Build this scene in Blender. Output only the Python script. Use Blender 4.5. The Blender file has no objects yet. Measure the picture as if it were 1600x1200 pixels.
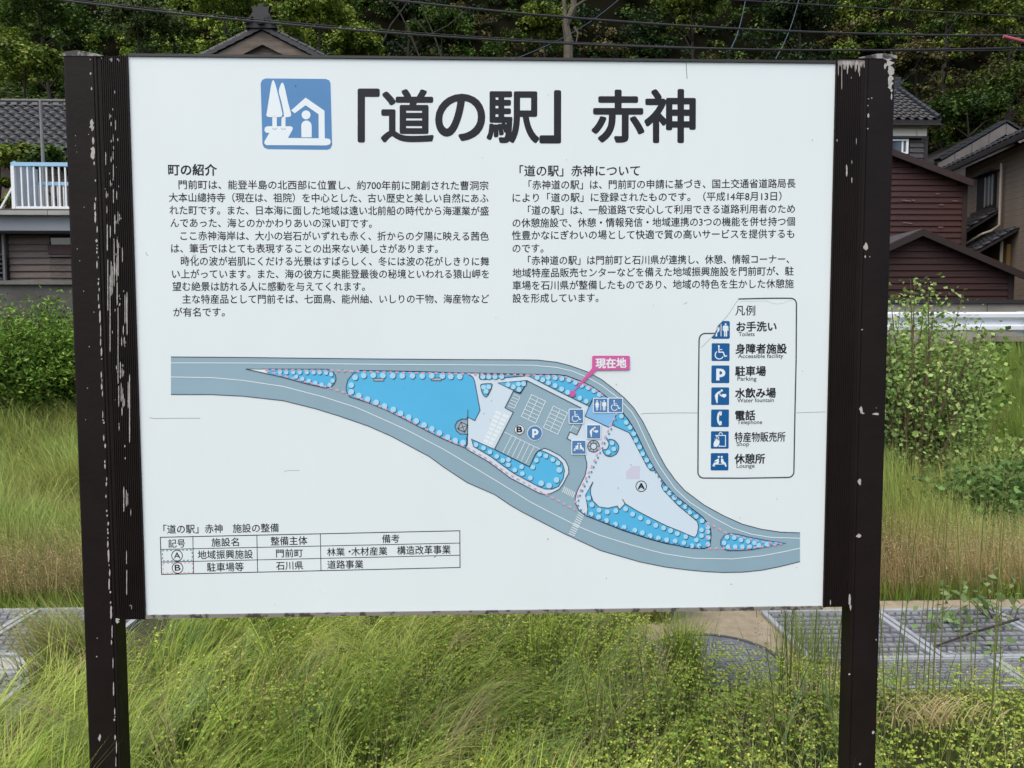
import bpy, math, random
import numpy as np
from mathutils import Vector, Matrix
from mathutils.geometry import tessellate_polygon

random.seed(7)
RNG = np.random.default_rng(11)
SC = bpy.context.scene
COL = SC.collection

# ------------------------------------------------------------------ camera
CAM_H = 1.60
PANEL_Z = CAM_H - 0.0137           # height of the middle of the sign face
CAM_LOC = Vector((-0.0056, -2.2271, CAM_H))
R1 = Vector((0.99945, 0.0330, 0.0)).normalized()
FWD = Vector((0.03289, 0.99754, -0.06188)).normalized()
ROLL = math.radians(-0.10)
_r = FWD.cross(Vector((0, 0, 1))).normalized()
_u = _r.cross(FWD).normalized()
RIGHT = (_r * math.cos(ROLL) + _u * math.sin(ROLL)).normalized()
UP = (_u * math.cos(ROLL) - _r * math.sin(ROLL)).normalized()
FPX = 1200.0
cam_data = bpy.data.cameras.new('camera')
cam = bpy.data.objects.new('camera', cam_data)
COL.objects.link(cam)
m = Matrix((RIGHT, UP, -FWD)).transposed().to_4x4()
m.translation = CAM_LOC
cam.matrix_world = m
cam_data.sensor_width = 36.0
cam_data.lens = 36.0 * FPX / 1600.0
cam_data.clip_start = 0.05
cam_data.clip_end = 600
cam_data.dof.use_dof = False
SC.camera = cam

# ------------------------------------------------------------------ light
SUN_EL, SUN_AZ = 60.0, 215.0       # azimuth the light comes from, degrees clockwise from +Y
world = bpy.data.worlds.new('World')
SC.world = world
world.use_nodes = True
nt = world.node_tree
nt.nodes.clear()
sky = nt.nodes.new('ShaderNodeTexSky')
sky.sky_type = 'NISHITA'
sky.sun_disc = False
sky.sun_elevation = math.radians(SUN_EL)
sky.sun_rotation = math.radians(SUN_AZ)
sky.air_density = 1.0
sky.dust_density = 3.5
sky.ozone_density = 0.7
bg = nt.nodes.new('ShaderNodeBackground')
bg.inputs['Strength'].default_value = 0.15
wo = nt.nodes.new('ShaderNodeOutputWorld')
nt.links.new(sky.outputs[0], bg.inputs[0])
nt.links.new(bg.outputs[0], wo.inputs[0])
sun_d = bpy.data.lights.new('sun', 'SUN')
sun_d.energy = 1.0
sun_d.angle = math.radians(70)
sun_d.color = (1.0, 0.94, 0.83)
sun = bpy.data.objects.new('sun', sun_d)
COL.objects.link(sun)
az, el = math.radians(SUN_AZ), math.radians(SUN_EL)
sdir = Vector((math.sin(az) * math.cos(el), math.cos(az) * math.cos(el), math.sin(el)))
sun.rotation_euler = sdir.to_track_quat('Z', 'Y').to_euler()
sun.location = sdir * 50
SC.view_settings.view_transform = 'Standard'
SC.view_settings.look = 'None'
SC.view_settings.gamma = 1.0
SC.view_settings.use_curve_mapping = False
SC.view_settings.exposure = 0.74
SC.cycles.max_bounces = 6
SC.cycles.diffuse_bounces = 3
SC.cycles.transmission_bounces = 2
SC.cycles.transparent_max_bounces = 4
SC.cycles.caustics_reflective = False
SC.cycles.caustics_refractive = False

# ------------------------------------------------------------------ helpers
def ray(px, py):
    return (FWD + RIGHT * ((px - 800) / FPX) - UP * ((py - 600) / FPX))

def W(px, py, d):
    """world point seen at photo pixel (px, py), d metres ahead of the camera (along Y)"""
    r = ray(px, py)
    return CAM_LOC + r * (d / r.y)

def PP(px, py, off=0.0):
    """point of the sign face at photo pixel, off metres in front of the face"""
    r = ray(px, py)
    return CAM_LOC + r * ((-off - CAM_LOC.y) / r.y)

def Y(d):
    return CAM_LOC.y + d

def srgb(r, g, b, k=1.0):
    f = lambda c: (c / 255 / 12.92) if c / 255 <= 0.04045 else ((c / 255 + 0.055) / 1.055) ** 2.4
    return (f(r) * k, f(g) * k, f(b) * k, 1.0)

MATS = {}
def mat(name, col, rough=0.7, var=0.0, scale=5.0, bump=0.0, bscale=40.0, metal=0.0, spec=0.5,
        col2=None, stretch=(1, 1, 1), attr=False, trans=0.0, thr=None):
    if name in MATS or col is None:
        return MATS[name]
    m = bpy.data.materials.new(name)
    m.use_nodes = True
    n, l = m.node_tree.nodes, m.node_tree.links
    b = n['Principled BSDF']
    b.inputs['Roughness'].default_value = rough
    b.inputs['Metallic'].default_value = metal
    b.inputs['Specular IOR Level'].default_value = spec
    b.inputs['Base Color'].default_value = col
    out = None
    tc = n.new('ShaderNodeTexCoord')
    mp = n.new('ShaderNodeMapping')
    mp.inputs['Scale'].default_value = stretch
    l.new(tc.outputs['Object'], mp.inputs['Vector'])
    if attr:
        a = n.new('ShaderNodeAttribute')
        a.attribute_name = 'Col'
        out = a.outputs['Color']
    if var or col2:
        nz = n.new('ShaderNodeTexNoise')
        nz.inputs['Scale'].default_value = scale
        nz.inputs['Detail'].default_value = 6
        nz.inputs['Roughness'].default_value = 0.62
        l.new(mp.outputs[0], nz.inputs['Vector'])
        ramp = n.new('ShaderNodeMapRange')
        ramp.inputs['From Min'].default_value = 0.3 if thr is None else thr - 0.03
        ramp.inputs['From Max'].default_value = 0.7 if thr is None else thr + 0.03
        l.new(nz.outputs['Fac'], ramp.inputs['Value'])
        mx = n.new('ShaderNodeMix')
        mx.data_type = 'RGBA'
        c2 = col2 if col2 else tuple(min(1, c * (1 - var)) for c in col[:3]) + (1,)
        if out is None:
            mx.inputs['A'].default_value = col if col2 else tuple(min(1, c * (1 + var)) for c in col[:3]) + (1,)
        else:
            l.new(out, mx.inputs['A'])
        mx.inputs['B'].default_value = c2
        l.new(ramp.outputs[0], mx.inputs['Factor'])
        out = mx.outputs['Result']
    if out is not None:
        l.new(out, b.inputs['Base Color'])
    if bump:
        nb = n.new('ShaderNodeTexNoise')
        nb.inputs['Scale'].default_value = bscale
        nb.inputs['Detail'].default_value = 5
        l.new(mp.outputs[0], nb.inputs['Vector'])
        bp = n.new('ShaderNodeBump')
        bp.inputs['Strength'].default_value = bump
        bp.inputs['Distance'].default_value = 0.02
        l.new(nb.outputs['Fac'], bp.inputs['Height'])
        l.new(bp.outputs[0], b.inputs['Normal'])
    if trans:
        tr = n.new('ShaderNodeBsdfTranslucent')
        if out is not None:
            l.new(out, tr.inputs['Color'])
        else:
            tr.inputs['Color'].default_value = col
        ms = n.new('ShaderNodeMixShader')
        ms.inputs[0].default_value = trans
        l.new(b.outputs[0], ms.inputs[1])
        l.new(tr.outputs[0], ms.inputs[2])
        l.new(ms.outputs[0], n['Material Output'].inputs['Surface'])
    MATS[name] = m
    return m

def tag(o, label=None, cat=None, group=None, kind=None):
    if label: o['label'] = label
    if cat: o['category'] = cat
    if group: o['group'] = group
    if kind: o['kind'] = kind
    return o

def empty(name, loc, label, cat, group=None, rz=0.0):
    o = bpy.data.objects.new(name, None)
    o.empty_display_size = 0.2
    o.location = loc
    o.rotation_euler = (0, 0, rz)
    COL.objects.link(o)
    return tag(o, label, cat, group)

def link(name, me, material=None, parent=None, world_coords=True):
    """mesh data given in WORLD coordinates; the object keeps them when parented"""
    o = bpy.data.objects.new(name, me)
    COL.objects.link(o)
    if material is not None:
        if me.materials: pass
        else: me.materials.append(material)
    if parent is not None:
        o.parent = parent
        if world_coords:
            o.matrix_parent_inverse = full_matrix(parent).inverted()
    return o

def full_matrix(o):
    if o.parent is None:
        return o.matrix_basis.copy()
    return full_matrix(o.parent) @ o.matrix_parent_inverse @ o.matrix_basis

def arrays_mesh(name, V, quads=None, tris=None, C=None, smooth=False):
    me = bpy.data.meshes.new(name)
    V = np.asarray(V, dtype=np.float32)
    nq = 0 if quads is None else len(quads)
    ntr = 0 if tris is None else len(tris)
    parts, starts, tot = [], [], []
    if nq: parts.append(np.asarray(quads, dtype=np.int32).ravel())
    if ntr: parts.append(np.asarray(tris, dtype=np.int32).ravel())
    li = np.concatenate(parts)
    st = np.concatenate([np.arange(nq) * 4, nq * 4 + np.arange(ntr) * 3]).astype(np.int32)
    me.vertices.add(len(V))
    me.vertices.foreach_set('co', V.ravel())
    me.loops.add(len(li))
    me.loops.foreach_set('vertex_index', li)
    me.polygons.add(nq + ntr)
    me.polygons.foreach_set('loop_start', st)
    if C is not None:
        a = me.color_attributes.new('Col', 'FLOAT_COLOR', 'POINT')
        C = np.asarray(C, dtype=np.float32)
        if C.shape[1] == 3:
            C = np.concatenate([C, np.ones((len(C), 1), np.float32)], 1)
        a.data.foreach_set('color', C.ravel())
    me.update(calc_edges=True)
    if smooth:
        me.polygons.foreach_set('use_smooth', np.ones(nq + ntr, dtype=bool))
    return me

class MB:
    """collects simple solids, then links them as one mesh"""
    def __init__(self): self.v, self.f = [], []
    def add(self, v, f):
        o = len(self.v)
        self.v += [tuple(p) for p in v]
        self.f += [tuple(i + o for i in q) for q in f]
        return self
    def box(self, a, b):
        x0, y0, z0 = a; x1, y1, z1 = b
        return self.hexa([(x0, y0, z0), (x1, y0, z0), (x1, y1, z0), (x0, y1, z0),
                          (x0, y0, z1), (x1, y0, z1), (x1, y1, z1), (x0, y1, z1)])
    def hexa(self, c):
        return self.add(c, [(3, 2, 1, 0), (4, 5, 6, 7), (0, 1, 5, 4), (1, 2, 6, 5), (2, 3, 7, 6), (3, 0, 4, 7)])
    def slab(self, quad, t):
        """a quad of world points thickened along its normal by t (away)"""
        q = [Vector(p) for p in quad]
        n = (q[1] - q[0]).cross(q[3] - q[0]).normalized() * t
        return self.hexa([q[0], q[1], q[2], q[3], q[0] + n, q[1] + n, q[2] + n, q[3] + n])
    def prism(self, pts, vec):
        """polygon (list of Vectors) extruded by vec"""
        n = len(pts); vec = Vector(vec)
        a = [Vector(p) for p in pts]; b = [p + vec for p in a]
        return self.add(a + b, [tuple(range(n - 1, -1, -1)), tuple(range(n, 2 * n))] +
                        [(i, (i + 1) % n, n + (i + 1) % n, n + i) for i in range(n)])
    def beam(self, a, b, w, h, up=(0, 0, 1)):
        a, b = Vector(a), Vector(b)
        d = (b - a).normalized()
        s = d.cross(Vector(up))
        if s.length < 1e-4: s = d.cross(Vector((0, 1, 0)))
        s = s.normalized() * w / 2
        u = s.cross(d).normalized() * h / 2
        return self.hexa([a - s - u, a + s - u, b + s - u, b - s - u, a - s + u, a + s + u, b + s + u, b - s + u])
    def tube(self, pts, rad, n=6):
        pts = [Vector(p) for p in pts]
        rr = rad if hasattr(rad, '__len__') else [rad] * len(pts)
        o = len(self.v)
        for i, p in enumerate(pts):
            t = (pts[min(i + 1, len(pts) - 1)] - pts[max(i - 1, 0)]).normalized()
            s = t.cross(Vector((0.13, 0.21, 1)))
            if s.length < 0.05: s = t.cross(Vector((1, 0, 0)))
            s.normalize(); u = s.cross(t)
            for k in range(n):
                a = 2 * math.pi * k / n
                self.v.append(tuple(p + (s * math.cos(a) + u * math.sin(a)) * rr[i]))
        for i in range(len(pts) - 1):
            for k in range(n):
                self.f.append((o + i * n + k, o + i * n + (k + 1) % n, o + (i + 1) * n + (k + 1) % n, o + (i + 1) * n + k))
        self.f.append(tuple(o + k for k in range(n - 1, -1, -1)))
        self.f.append(tuple(o + (len(pts) - 1) * n + k for k in range(n)))
        return self
    def mesh(self, name):
        me = bpy.data.meshes.new(name)
        me.from_pydata(self.v, [], self.f)
        me.update()
        return me
    def build(self, name, material, parent=None, bevel=0.0, smooth=False):
        me = self.mesh(name)
        if smooth:
            me.polygons.foreach_set('use_smooth', [True] * len(me.polygons))
        o = link(name, me, material, parent)
        if bevel:
            md = o.modifiers.new('bevel', 'BEVEL')
            md.width = bevel; md.segments = 2; md.limit_method = 'ANGLE'; md.angle_limit = math.radians(40)
        return o

def copy_part(src, name, parent, mw):
    """copy a part that shares its mesh; mw is its world matrix"""
    o = src.copy() if src is not None else None
    o.name = name
    COL.objects.link(o)
    o.parent = parent
    o.matrix_parent_inverse = full_matrix(parent).inverted()
    o.matrix_basis = mw
    return o

def fbm(x, y, s=1.0, seed=0.0):
    x = np.asarray(x) * s + seed * 7.3; y = np.asarray(y) * s + seed * 3.1
    return (np.sin(x * 1.0 + 1.3 * np.sin(y * 0.9 + 0.5)) + 0.6 * np.sin(2.1 * x - 1.7 * y + 1.1 + np.sin(1.3 * y)) +
            0.4 * np.sin(3.7 * y + 2.3 * x + 2.0 * np.sin(x * 0.7)) + 0.25 * np.sin(7.1 * x - 5.3 * y)) / 2.25

# ------------------------------------------------------------------ terrain
def ground_z(x, d):
    x = np.asarray(x, dtype=float); d = np.asarray(d, dtype=float)
    s = np.clip((d - 4.7) / (11.4 - 4.7), 0, 1)
    z = 1.3 * (s * 0.85 + 0.15 * s * s * (3 - 2 * s))
    und = 0.05 * fbm(x, d, 0.9, 1) * np.clip((d - 4.6) / 1.0, 0, 1) * np.clip((11.2 - d) / 1.0, 0, 1)
    z = z + und
    h = np.clip(d - 27.0, 0, 40)
    z = z + 1.45 * h + np.clip(d - 67, 0, 100) * 0.5
    z = z + np.clip(h / 4, 0, 1) * (0.9 * fbm(x, d, 0.35, 2) + 0.4 * fbm(x, d, 1.1, 5))
    return z

def make_ground():
    xs = np.concatenate([np.linspace(-160, -30, 14), np.linspace(-28, -8, 21), np.linspace(-7.5, 8.5, 65), np.linspace(9, 28, 20), np.linspace(30, 160, 14)])
    ds = np.concatenate([np.linspace(-80, -4, 16), np.linspace(-3, 4.5, 16), np.linspace(4.7, 12.2, 40), np.linspace(13, 27, 15), np.linspace(27.6, 60, 50), np.linspace(62, 150, 15)])
    X, D = np.meshgrid(xs, ds)
    Z = ground_z(X, D)
    V = np.stack([X.ravel(), D.ravel() + CAM_LOC.y, Z.ravel()], 1)
    nx, nd = len(xs), len(ds)
    i, j = np.meshgrid(np.arange(nx - 1), np.arange(nd - 1))
    a = (j * nx + i).ravel(); far = (ds[j.ravel()] >= 26.9)
    Q = np.stack([a, a + 1, a + nx + 1, a + nx], 1)
    for nm, sel, m_ in (('ground', ~far, mat('soil', srgb(66, 64, 40), 0.95, col2=srgb(50, 56, 28), scale=3.0, bump=0.6, bscale=9)),
                        ('hill', far, mat('leaf_litter', srgb(22, 21, 15), 1.0, spec=0.0, col2=srgb(15, 17, 10), scale=1.0, bump=0.8, bscale=5))):
        used, inv = np.unique(Q[sel], return_inverse=True)
        me = arrays_mesh(nm, V[used], inv.reshape(-1, 4), smooth=True)
        tag(link(nm, me, m_), kind='structure')

make_ground()

def sheet(name, x0, x1, d0, d1, z, m):
    mb = MB(); mb.box((x0, Y(d0), z - 0.2), (x1, Y(d1), z))
    return tag(mb.build(name, m), kind='structure')

sheet('road', -90, 90, 12.35, 18.05, 1.306, mat('asphalt', srgb(72, 74, 74), 0.9, var=0.2, scale=1.3, bump=0.3, bscale=120))
sheet('concrete_apron', 0.55, 9.0, 3.28, 4.46, 0.006, mat('sandy_concrete', srgb(158, 146, 122), 0.95, var=0.18, scale=14, bump=0.5, bscale=160))
sheet('concrete_path', -12.0, -1.95, 3.02, 4.40, 0.006, mat('worn_concrete', srgb(112, 112, 110), 0.95, var=0.22, scale=11, bump=0.5, bscale=160))

sheet('kerb', -9.0, -1.98, 3.63, 3.76, 0.03, mat('pale_kerb', srgb(168, 168, 165), 0.9, var=0.15, scale=9, bump=0.3, bscale=60))

# ================================================================== THE SIGN
BROWN = mat('brown_painted_aluminium', srgb(29, 23, 22), 0.5, var=0.2, scale=7, bump=0.05, bscale=60, spec=0.13)
CHIP = mat('bare_primer', srgb(172, 168, 162), 0.85, var=0.25, scale=90)
WHITE = mat('white_sheet', srgb(224, 233, 233), 0.38, var=0.022, scale=1.4, spec=0.4, stretch=(1.6, 1, .6))
GAL = mat('weathered_aluminium_edge', srgb(128, 124, 116), 0.7, col2=srgb(62, 56, 50), scale=30, thr=0.56, stretch=(1, 1, 1))
EDGE = mat('dark_frame_edge', srgb(40, 36, 34), 0.5, col2=srgb(205, 205, 200), scale=9, thr=0.66, stretch=(1, 1, 0.1))

PX0, PX1 = PP(199.6, 300).x, 0.0
def pxX(px, py): return PP(px, py).x
def pxZ(px, py): return PP(px, py).z
XL = (pxX(200, 95) + pxX(229, 960)) / 2
XR = (pxX(1304.5, 97) + pxX(1286, 942)) / 2
ZT = (pxZ(200, 92) + pxZ(1304, 96)) / 2
ZB = (pxZ(229, 964) + pxZ(1286, 943)) / 2
FL = (pxX(148, 100) + pxX(186, 960)) / 2        # post / fluted rail border, left
FR = (pxX(1352, 100) + pxX(1328, 940)) / 2
OL = (pxX(98.5, 100) + pxX(139, 1190)) / 2      # outer edge of left post
OR = (pxX(1397.5, 100) + pxX(1370, 1190)) / 2
sign = empty('information_board', ((XL + XR) / 2, 0, 0), 'large white roadside information board with map and Japanese text on two dark brown posts', 'information board')

def profile_extrude(name, prof, z0, z1, material, parent):
    mb = MB()
    mb.prism([Vector((x, y, z0)) for x, y in prof], (0, 0, z1 - z0))
    return mb.build(name, material, parent)

def post(xa, xb, inner):
    """xa outer edge, xb inner edge; rounded outer flank, shallow arched cap"""
    s = 1 if xb > xa else -1
    w = abs(xb - xa)
    y0, dep = -0.004, 0.062
    prof = []
    n = 6
    r = 0.010
    for k in range(n + 1):       # rounded front outer corner
        a = math.pi / 2 * k / n
        prof.append((xa + s * (r - r * math.cos(a)), y0 + r - r * math.sin(a)))
    # narrow groove near the inner edge
    g = w - 0.009
    prof += [(xa + s * (g - 0.0015), y0), (xa + s * g, y0 + 0.003), (xa + s * (g + 0.0012), y0)]
    prof += [(xb - s * 0.002, y0), (xb, y0 + 0.002), (xb, y0 + dep - 0.003), (xb - s * 0.003, y0 + dep)]
    for k in range(n + 1):
        a = math.pi / 2 * k / n
        prof.append((xa + s * (0.03 - 0.03 * math.sin(a)), y0 + dep - 0.03 + 0.03 * math.cos(a)))
    ztop = pxZ(120, 88) if s > 0 else pxZ(1375, 92)
    if s < 0: prof = prof[::-1]
    p = profile_extrude('post', prof, -0.25, ztop, BROWN, sign)
    # cap: shallow arch over the post
    mb = MB()
    pts = []
    over = 0.020
    x_a, x_b = xa - s * 0.001, xb + s * over
    for k in range(13):
        t = k / 12
        x = x_a + (x_b - x_a) * t
        pts.append(Vector((x, y0 - 0.0015, ztop + 0.001 + 0.0125 * math.sin(math.pi * (0.12 + 0.88 * t) ** 0.8) * (1.0))))
    pts += [Vector((x_b, y0 - 0.0015, ztop - 0.0005)), Vector((x_a, y0 - 0.0015, ztop - 0.0005))]
    if s > 0: pts = pts[::-1]
    mb.prism(pts, (0, dep + 0.003, 0))
    mb.build('post_cap', mat('cap_metal', srgb(40, 34, 33), 0.5, col2=srgb(150, 146, 140), scale=14, thr=0.55), p)
    return p

post_l = post(OL, FL, 1)
post_r = post(OR, FR, -1)

def fluted(xa, xb, z0, z1, n):
    mb = MB()
    prof = [(xa, 0.040), (xa, -0.001)]
    w = (xb - xa - 0.012)
    x = xa + 0.006
    prof.append((x, -0.001))
    for k in range(n):
        p = w / n
        prof += [(x + p * 0.15, -0.0005), (x + p * 0.30, -0.0028), (x + p * 0.75, -0.0028), (x + p * 0.92, -0.0005)]
        x += p
    prof += [(xb - 0.006, -0.001), (xb - 0.004, -0.006), (xb, -0.006), (xb, 0.040)]
    return profile_extrude('fluted_rail', prof, z0, z1, BROWN, sign)

rail_l = fluted(FL + 0.0006, XL - 0.0004, pxZ(170, 968), pxZ(175, 88), 13)
# right rail is the mirror image
def fluted_m(xa, xb, z0, z1, n):
    w = xb - xa
    prof = [(0, 0.040), (0, -0.006), (0.004, -0.006), (0.006, -0.001)]
    x = 0.006; q = w - 0.012
    for k in range(n):
        p = q / n
        prof += [(x + p * 0.15, -0.0005), (x + p * 0.30, -0.0028), (x + p * 0.75, -0.0028), (x + p * 0.92, -0.0005)]
        x += p
    prof += [(w - 0.006, -0.001), (w, -0.001), (w, 0.040)]
    return profile_extrude('fluted_rail', [(xa + a, b) for a, b in prof], z0, z1, BROWN, sign)
rail_r = fluted_m(XR + 0.0004, FR - 0.0006, pxZ(1310, 948), pxZ(1330, 93), 13)

mb = MB(); mb.box((XL, 0.0, ZB), (XR, 0.022, ZT))
panel = mb.build('panel', WHITE, sign)
mb = MB(); mb.box((XL, -0.0045, ZT + 0.0004), (XR, 0.024, ZT + 0.0075))
mb.build('top_edge', EDGE, sign)
mb = MB(); mb.box((XL, -0.0045, ZB - 0.0105), (XR, 0.024, ZB - 0.0004))
mb.build('bottom_edge', GAL, sign)
mb = MB()
for zz in (ZB + 0.25, (ZB + ZT) / 2, ZT - 0.25):
    mb.box((FL, 0.0405, zz - 0.02), (FR, 0.056, zz + 0.02))
mb.build('rear_brace', BROWN, sign)

# ---- flaked paint: bare patches laid on the brown metal
def flakes(parent, specs, off=0.0048, step_fix=None):
    mb = MB()
    for (x, y0, y1, w) in specs:
        n = max(3, int((y1 - y0) / 3.0))
        L, R = [], []
        for k in range(n + 1):
            y = y0 + (y1 - y0) * k / n
            e = 0.25 if k in (0, n) else 1.0
            if w < 3.2: ja, jb = random.uniform(-.12, .12) * w, random.uniform(-.12, .12) * w
            else: ja, jb = random.uniform(-.45, .35) * w, random.uniform(-.35, .45) * w
            L.append(PP(x - w / 2 * e + ja * e, y, off)); R.append(PP(x + w / 2 * e + jb * e, y, off))
        for k in range(n):
            mb.add([L[k + 1], R[k + 1], R[k], L[k]], [(0, 1, 2, 3)])
    o = mb.build('bare_patches', CHIP, parent)
    tag(o, kind='stuff')
    return o

def edge_x(xa, ya, xb, yb, y): return xa + (xb - xa) * (y - ya) / (yb - ya)
sp = [(144, 186, 205, 3.6), (145.5, 214, 226, 3), (145.8, 229, 249, 4.5), (147, 252, 258, 2.5), (149, 280, 284, 2),
      (133, 82, 83.5, 4), (141, 92, 94, 1.6), (141.5, 113, 117, 2.6), (143, 136, 141, 2.2), (118, 211, 213, 1.2), (118, 227, 228, 1.2)]
y = 308
while y < 1195:      # run of flakes down the inner edge of the left post
    ln = random.uniform(3, 22) if random.random() < .6 else random.uniform(1.5, 6)
    xx = edge_x(149, 308, 181, 1195, y) if y < 560 else edge_x(158.5, 560, 182.5, 1195, y)
    sp.append((xx + random.uniform(-1.2, 1.2), y, y + ln, random.uniform(1.0, 2.6) if y > 380 else random.uniform(1.8, 3.4)))
    y += ln + (random.uniform(0.5, 5) if random.random() < .7 else random.uniform(5, 22))
for _ in range(12):
    yy = random.uniform(120, 1190); xx = edge_x(125, 100, 160, 1190, yy) + random.uniform(-14, 14)
    sp.append((xx, yy, yy + random.uniform(1, 2.4), random.uniform(.8, 1.6)))
sp += [(156, 1147, 1158, 4), (151, 1025, 1027, 2.5)]
flakes(post_l, sp)
sp = [(1387, 88, 96, 14), (1389, 95, 104, 10), (1391, 103, 118, 7), (1392, 117, 140, 5), (1393, 138, 144, 3), (1393, 146, 156, 2), (1383, 99, 108, 4),
      (1357, 177, 184, 3), (1362, 152, 154, 2), (1357, 154, 155, 3), (1356, 164, 166, 1.5), (1356, 200, 202, 2),
      (1353, 379, 391, 4.5), (1352, 399, 403, 2.4), (1359, 400, 402, 1.4), (1347, 514, 516, 3), (1345.5, 635, 646, 4), (1348, 644, 647, 4),
      (1370, 645, 648.5, 11), (1369, 637, 638, 1.5), (1344, 748, 758, 5), (1342, 834, 840, 6), (1369, 998, 1001, 1.2), (1364, 1142, 1147, 4), (1343.5, 1192, 1196, 3.5), (1327, 1052, 1055, 3)]
flakes(post_r, sp)
# streaks in the flutes
def flute_streaks(parent, specs):
    flakes(parent, specs, 0.0032)
sp = []
def bx(y, t):  # x on the left fluted rail, t 0..1 across
    return edge_x(152, 90, 186, 960, y) * (1 - t) + edge_x(197, 90, 222, 960, y) * t
for t, ya, yb in [(.17, 237, 258), (.36, 177, 187), (.40, 179, 184), (.40, 190, 197), (.46, 210, 222), (.38, 218, 223), (.56, 187, 204), (.62, 216, 221), (.46, 228, 234),
                  (.44, 236, 250), (.36, 244, 254), (.43, 256, 278), (.14, 298, 310), (.3, 281, 292), (.4, 295, 318), (.52, 298, 312), (.14, 321, 334), (.42, 335, 366), (.54, 330, 350),
                  (.6, 337, 345), (.13, 350, 392), (.24, 352, 372), (.48, 371, 388), (.36, 375, 448), (.5, 382, 432), (.1, 405, 486), (.22, 408, 462), (.66, 386, 410), (.16, 430, 550), (.44, 400, 440),
                  (.36, 410, 430), (.7, 460, 506), (.78, 456, 524), (.6, 508, 524), (.52, 526, 541), (.62, 526, 539), (.42, 440, 477), (.42, 480, 600), (.28, 571, 578), (.44, 565, 592), (.5, 575, 590),
                  (.34, 602, 636), (.44, 598, 628), (.5, 615, 637), (.72, 596, 638), (.78, 585, 692), (.44, 636, 650), (.3, 662, 673), (.5, 695, 699), (.5, 714, 718), (.4, 760, 800), (.5, 765, 792), (.66, 795, 806),
                  (.42, 860, 882), (.4, 890, 930), (.5, 945, 947), (.14, 90, 92), (.5, 90, 97), (.45, 91, 95), (.7, 91, 94)]:
    sp.append((bx(ya, t), ya, yb, random.uniform(.9, 1.5)))
    if random.random() < .25: sp.append((bx(ya, t) + 2.2, ya + random.uniform(2, 8), yb - 2, .9))
for _ in range(30):
    yy = random.uniform(120, 700); sp.append((bx(yy, random.uniform(.1, .7)), yy, yy + random.uniform(1, 5), random.uniform(.8, 1.3)))
sp += [(183, 970, 974, 5), (226.5, 948, 962, 2.5), (182, 966, 970, 6)]
flute_streaks(rail_l, sp)
sp = []
for k, ln in enumerate([22, 12, 10, 48, 8, 16, 18, 11, 20, 14, 9, 12, 16, 8, 10, 22, 14, 9, 25, 18, 10, 14, 8, 12]):
    xx = 1310 + k * 1.75
    sp.append((xx, 93.5, 94 + ln * random.uniform(.8, 1.1), random.uniform(.9, 1.6)))
sp += [(1323, 257, 276, 2.2), (1331, 277, 286, 1.5), (1331, 250, 256, 1), (1338, 216, 226, 1), (1308, 217, 222, 1), (1297.5, 937, 946, 1.4), (1327.5, 928, 946, 3), (1329, 945, 954, 3.4), (1330, 120, 123, 1), (1343, 110, 120, 1)]
flute_streaks(rail_r, sp)
# top edge: bare and dented stretches
sp = []
for xa, xb in ((158, 200), (205, 308), (420, 431), (436, 443), (478, 486), (690, 702), (712, 728), (770, 776), (781, 793), (814, 819), (1162, 1170), (1174, 1187), (1192, 1303)):
    x = xa
    while x < xb:
        w = random.uniform(3, 9); sp.append((x, w)); x += w + (random.uniform(0, 2.0) if random.random() < .5 else .2)
mb = MB()
for x, w in sp:
    y0 = edge_x(200, 88.6, 1304, 92.6, x); 
    a = random.uniform(0, .9)
    mb.add([PP(x, y0 + 2.2 - a * .3, .0051), PP(x + w, y0 + 2.3, .0051), PP(x + w - .5, y0 + .2 + a, .0051), PP(x + .5, y0 + .2, .0051)], [(0, 1, 2, 3)])
tag(mb.build('bare_patches', CHIP, sign), kind='stuff')

# ------------------------------------------------------------------ print on the panel
INKC = {
    'ink': mat('black_print', srgb(26, 27, 34), 0.5, spec=0.3),
    'line': mat('dark_slate_print', srgb(62, 72, 84), 0.5),
    'road': mat('grey_blue_print', srgb(144, 172, 185), 0.45, var=0.05, scale=3),
    'blue': mat('sky_blue_print', srgb(84, 182, 226), 0.45, var=0.04, scale=4),
    'tree': mat('pale_blue_print', srgb(163, 217, 240), 0.45),
    'pale': mat('pale_grey_blue_print', srgb(208, 224, 234), 0.45, var=0.015, scale=4),
    'white': mat('white_print', srgb(228, 238, 240), 0.45),
    'shed': mat('toilet_block_print', srgb(132, 188, 230), 0.45, var=0.05, scale=6),
    'pink': mat('pink_dash_print', srgb(226, 150, 182), 0.5),
    'navy': mat('blue_dash_print', srgb(92, 128, 178), 0.5),
    'mag': mat('magenta_print', srgb(208, 92, 158), 0.45),
    'sign': mat('deep_blue_print', srgb(6, 88, 148), 0.4, var=0.03, scale=9),
    'msign': mat('faded_blue_print', srgb(80, 126, 176), 0.4),
    'logo': mat('logo_blue_print', srgb(76, 132, 184), 0.4, var=0.06, scale=7),
    'grey': mat('grey_print', srgb(172, 180, 192), 0.5),
    'lilac': mat('faded_lilac_print', srgb(205, 204, 222), 0.5),
    'scratch': mat('hairline_scratch', srgb(140, 146, 148), 0.7),
    'crease': mat('pale_crease', srgb(203, 210, 216), 0.5),
    'teal': mat('teal_dash_print', srgb(80, 150, 170), 0.5),
}
LAYER = 0.00025
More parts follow.
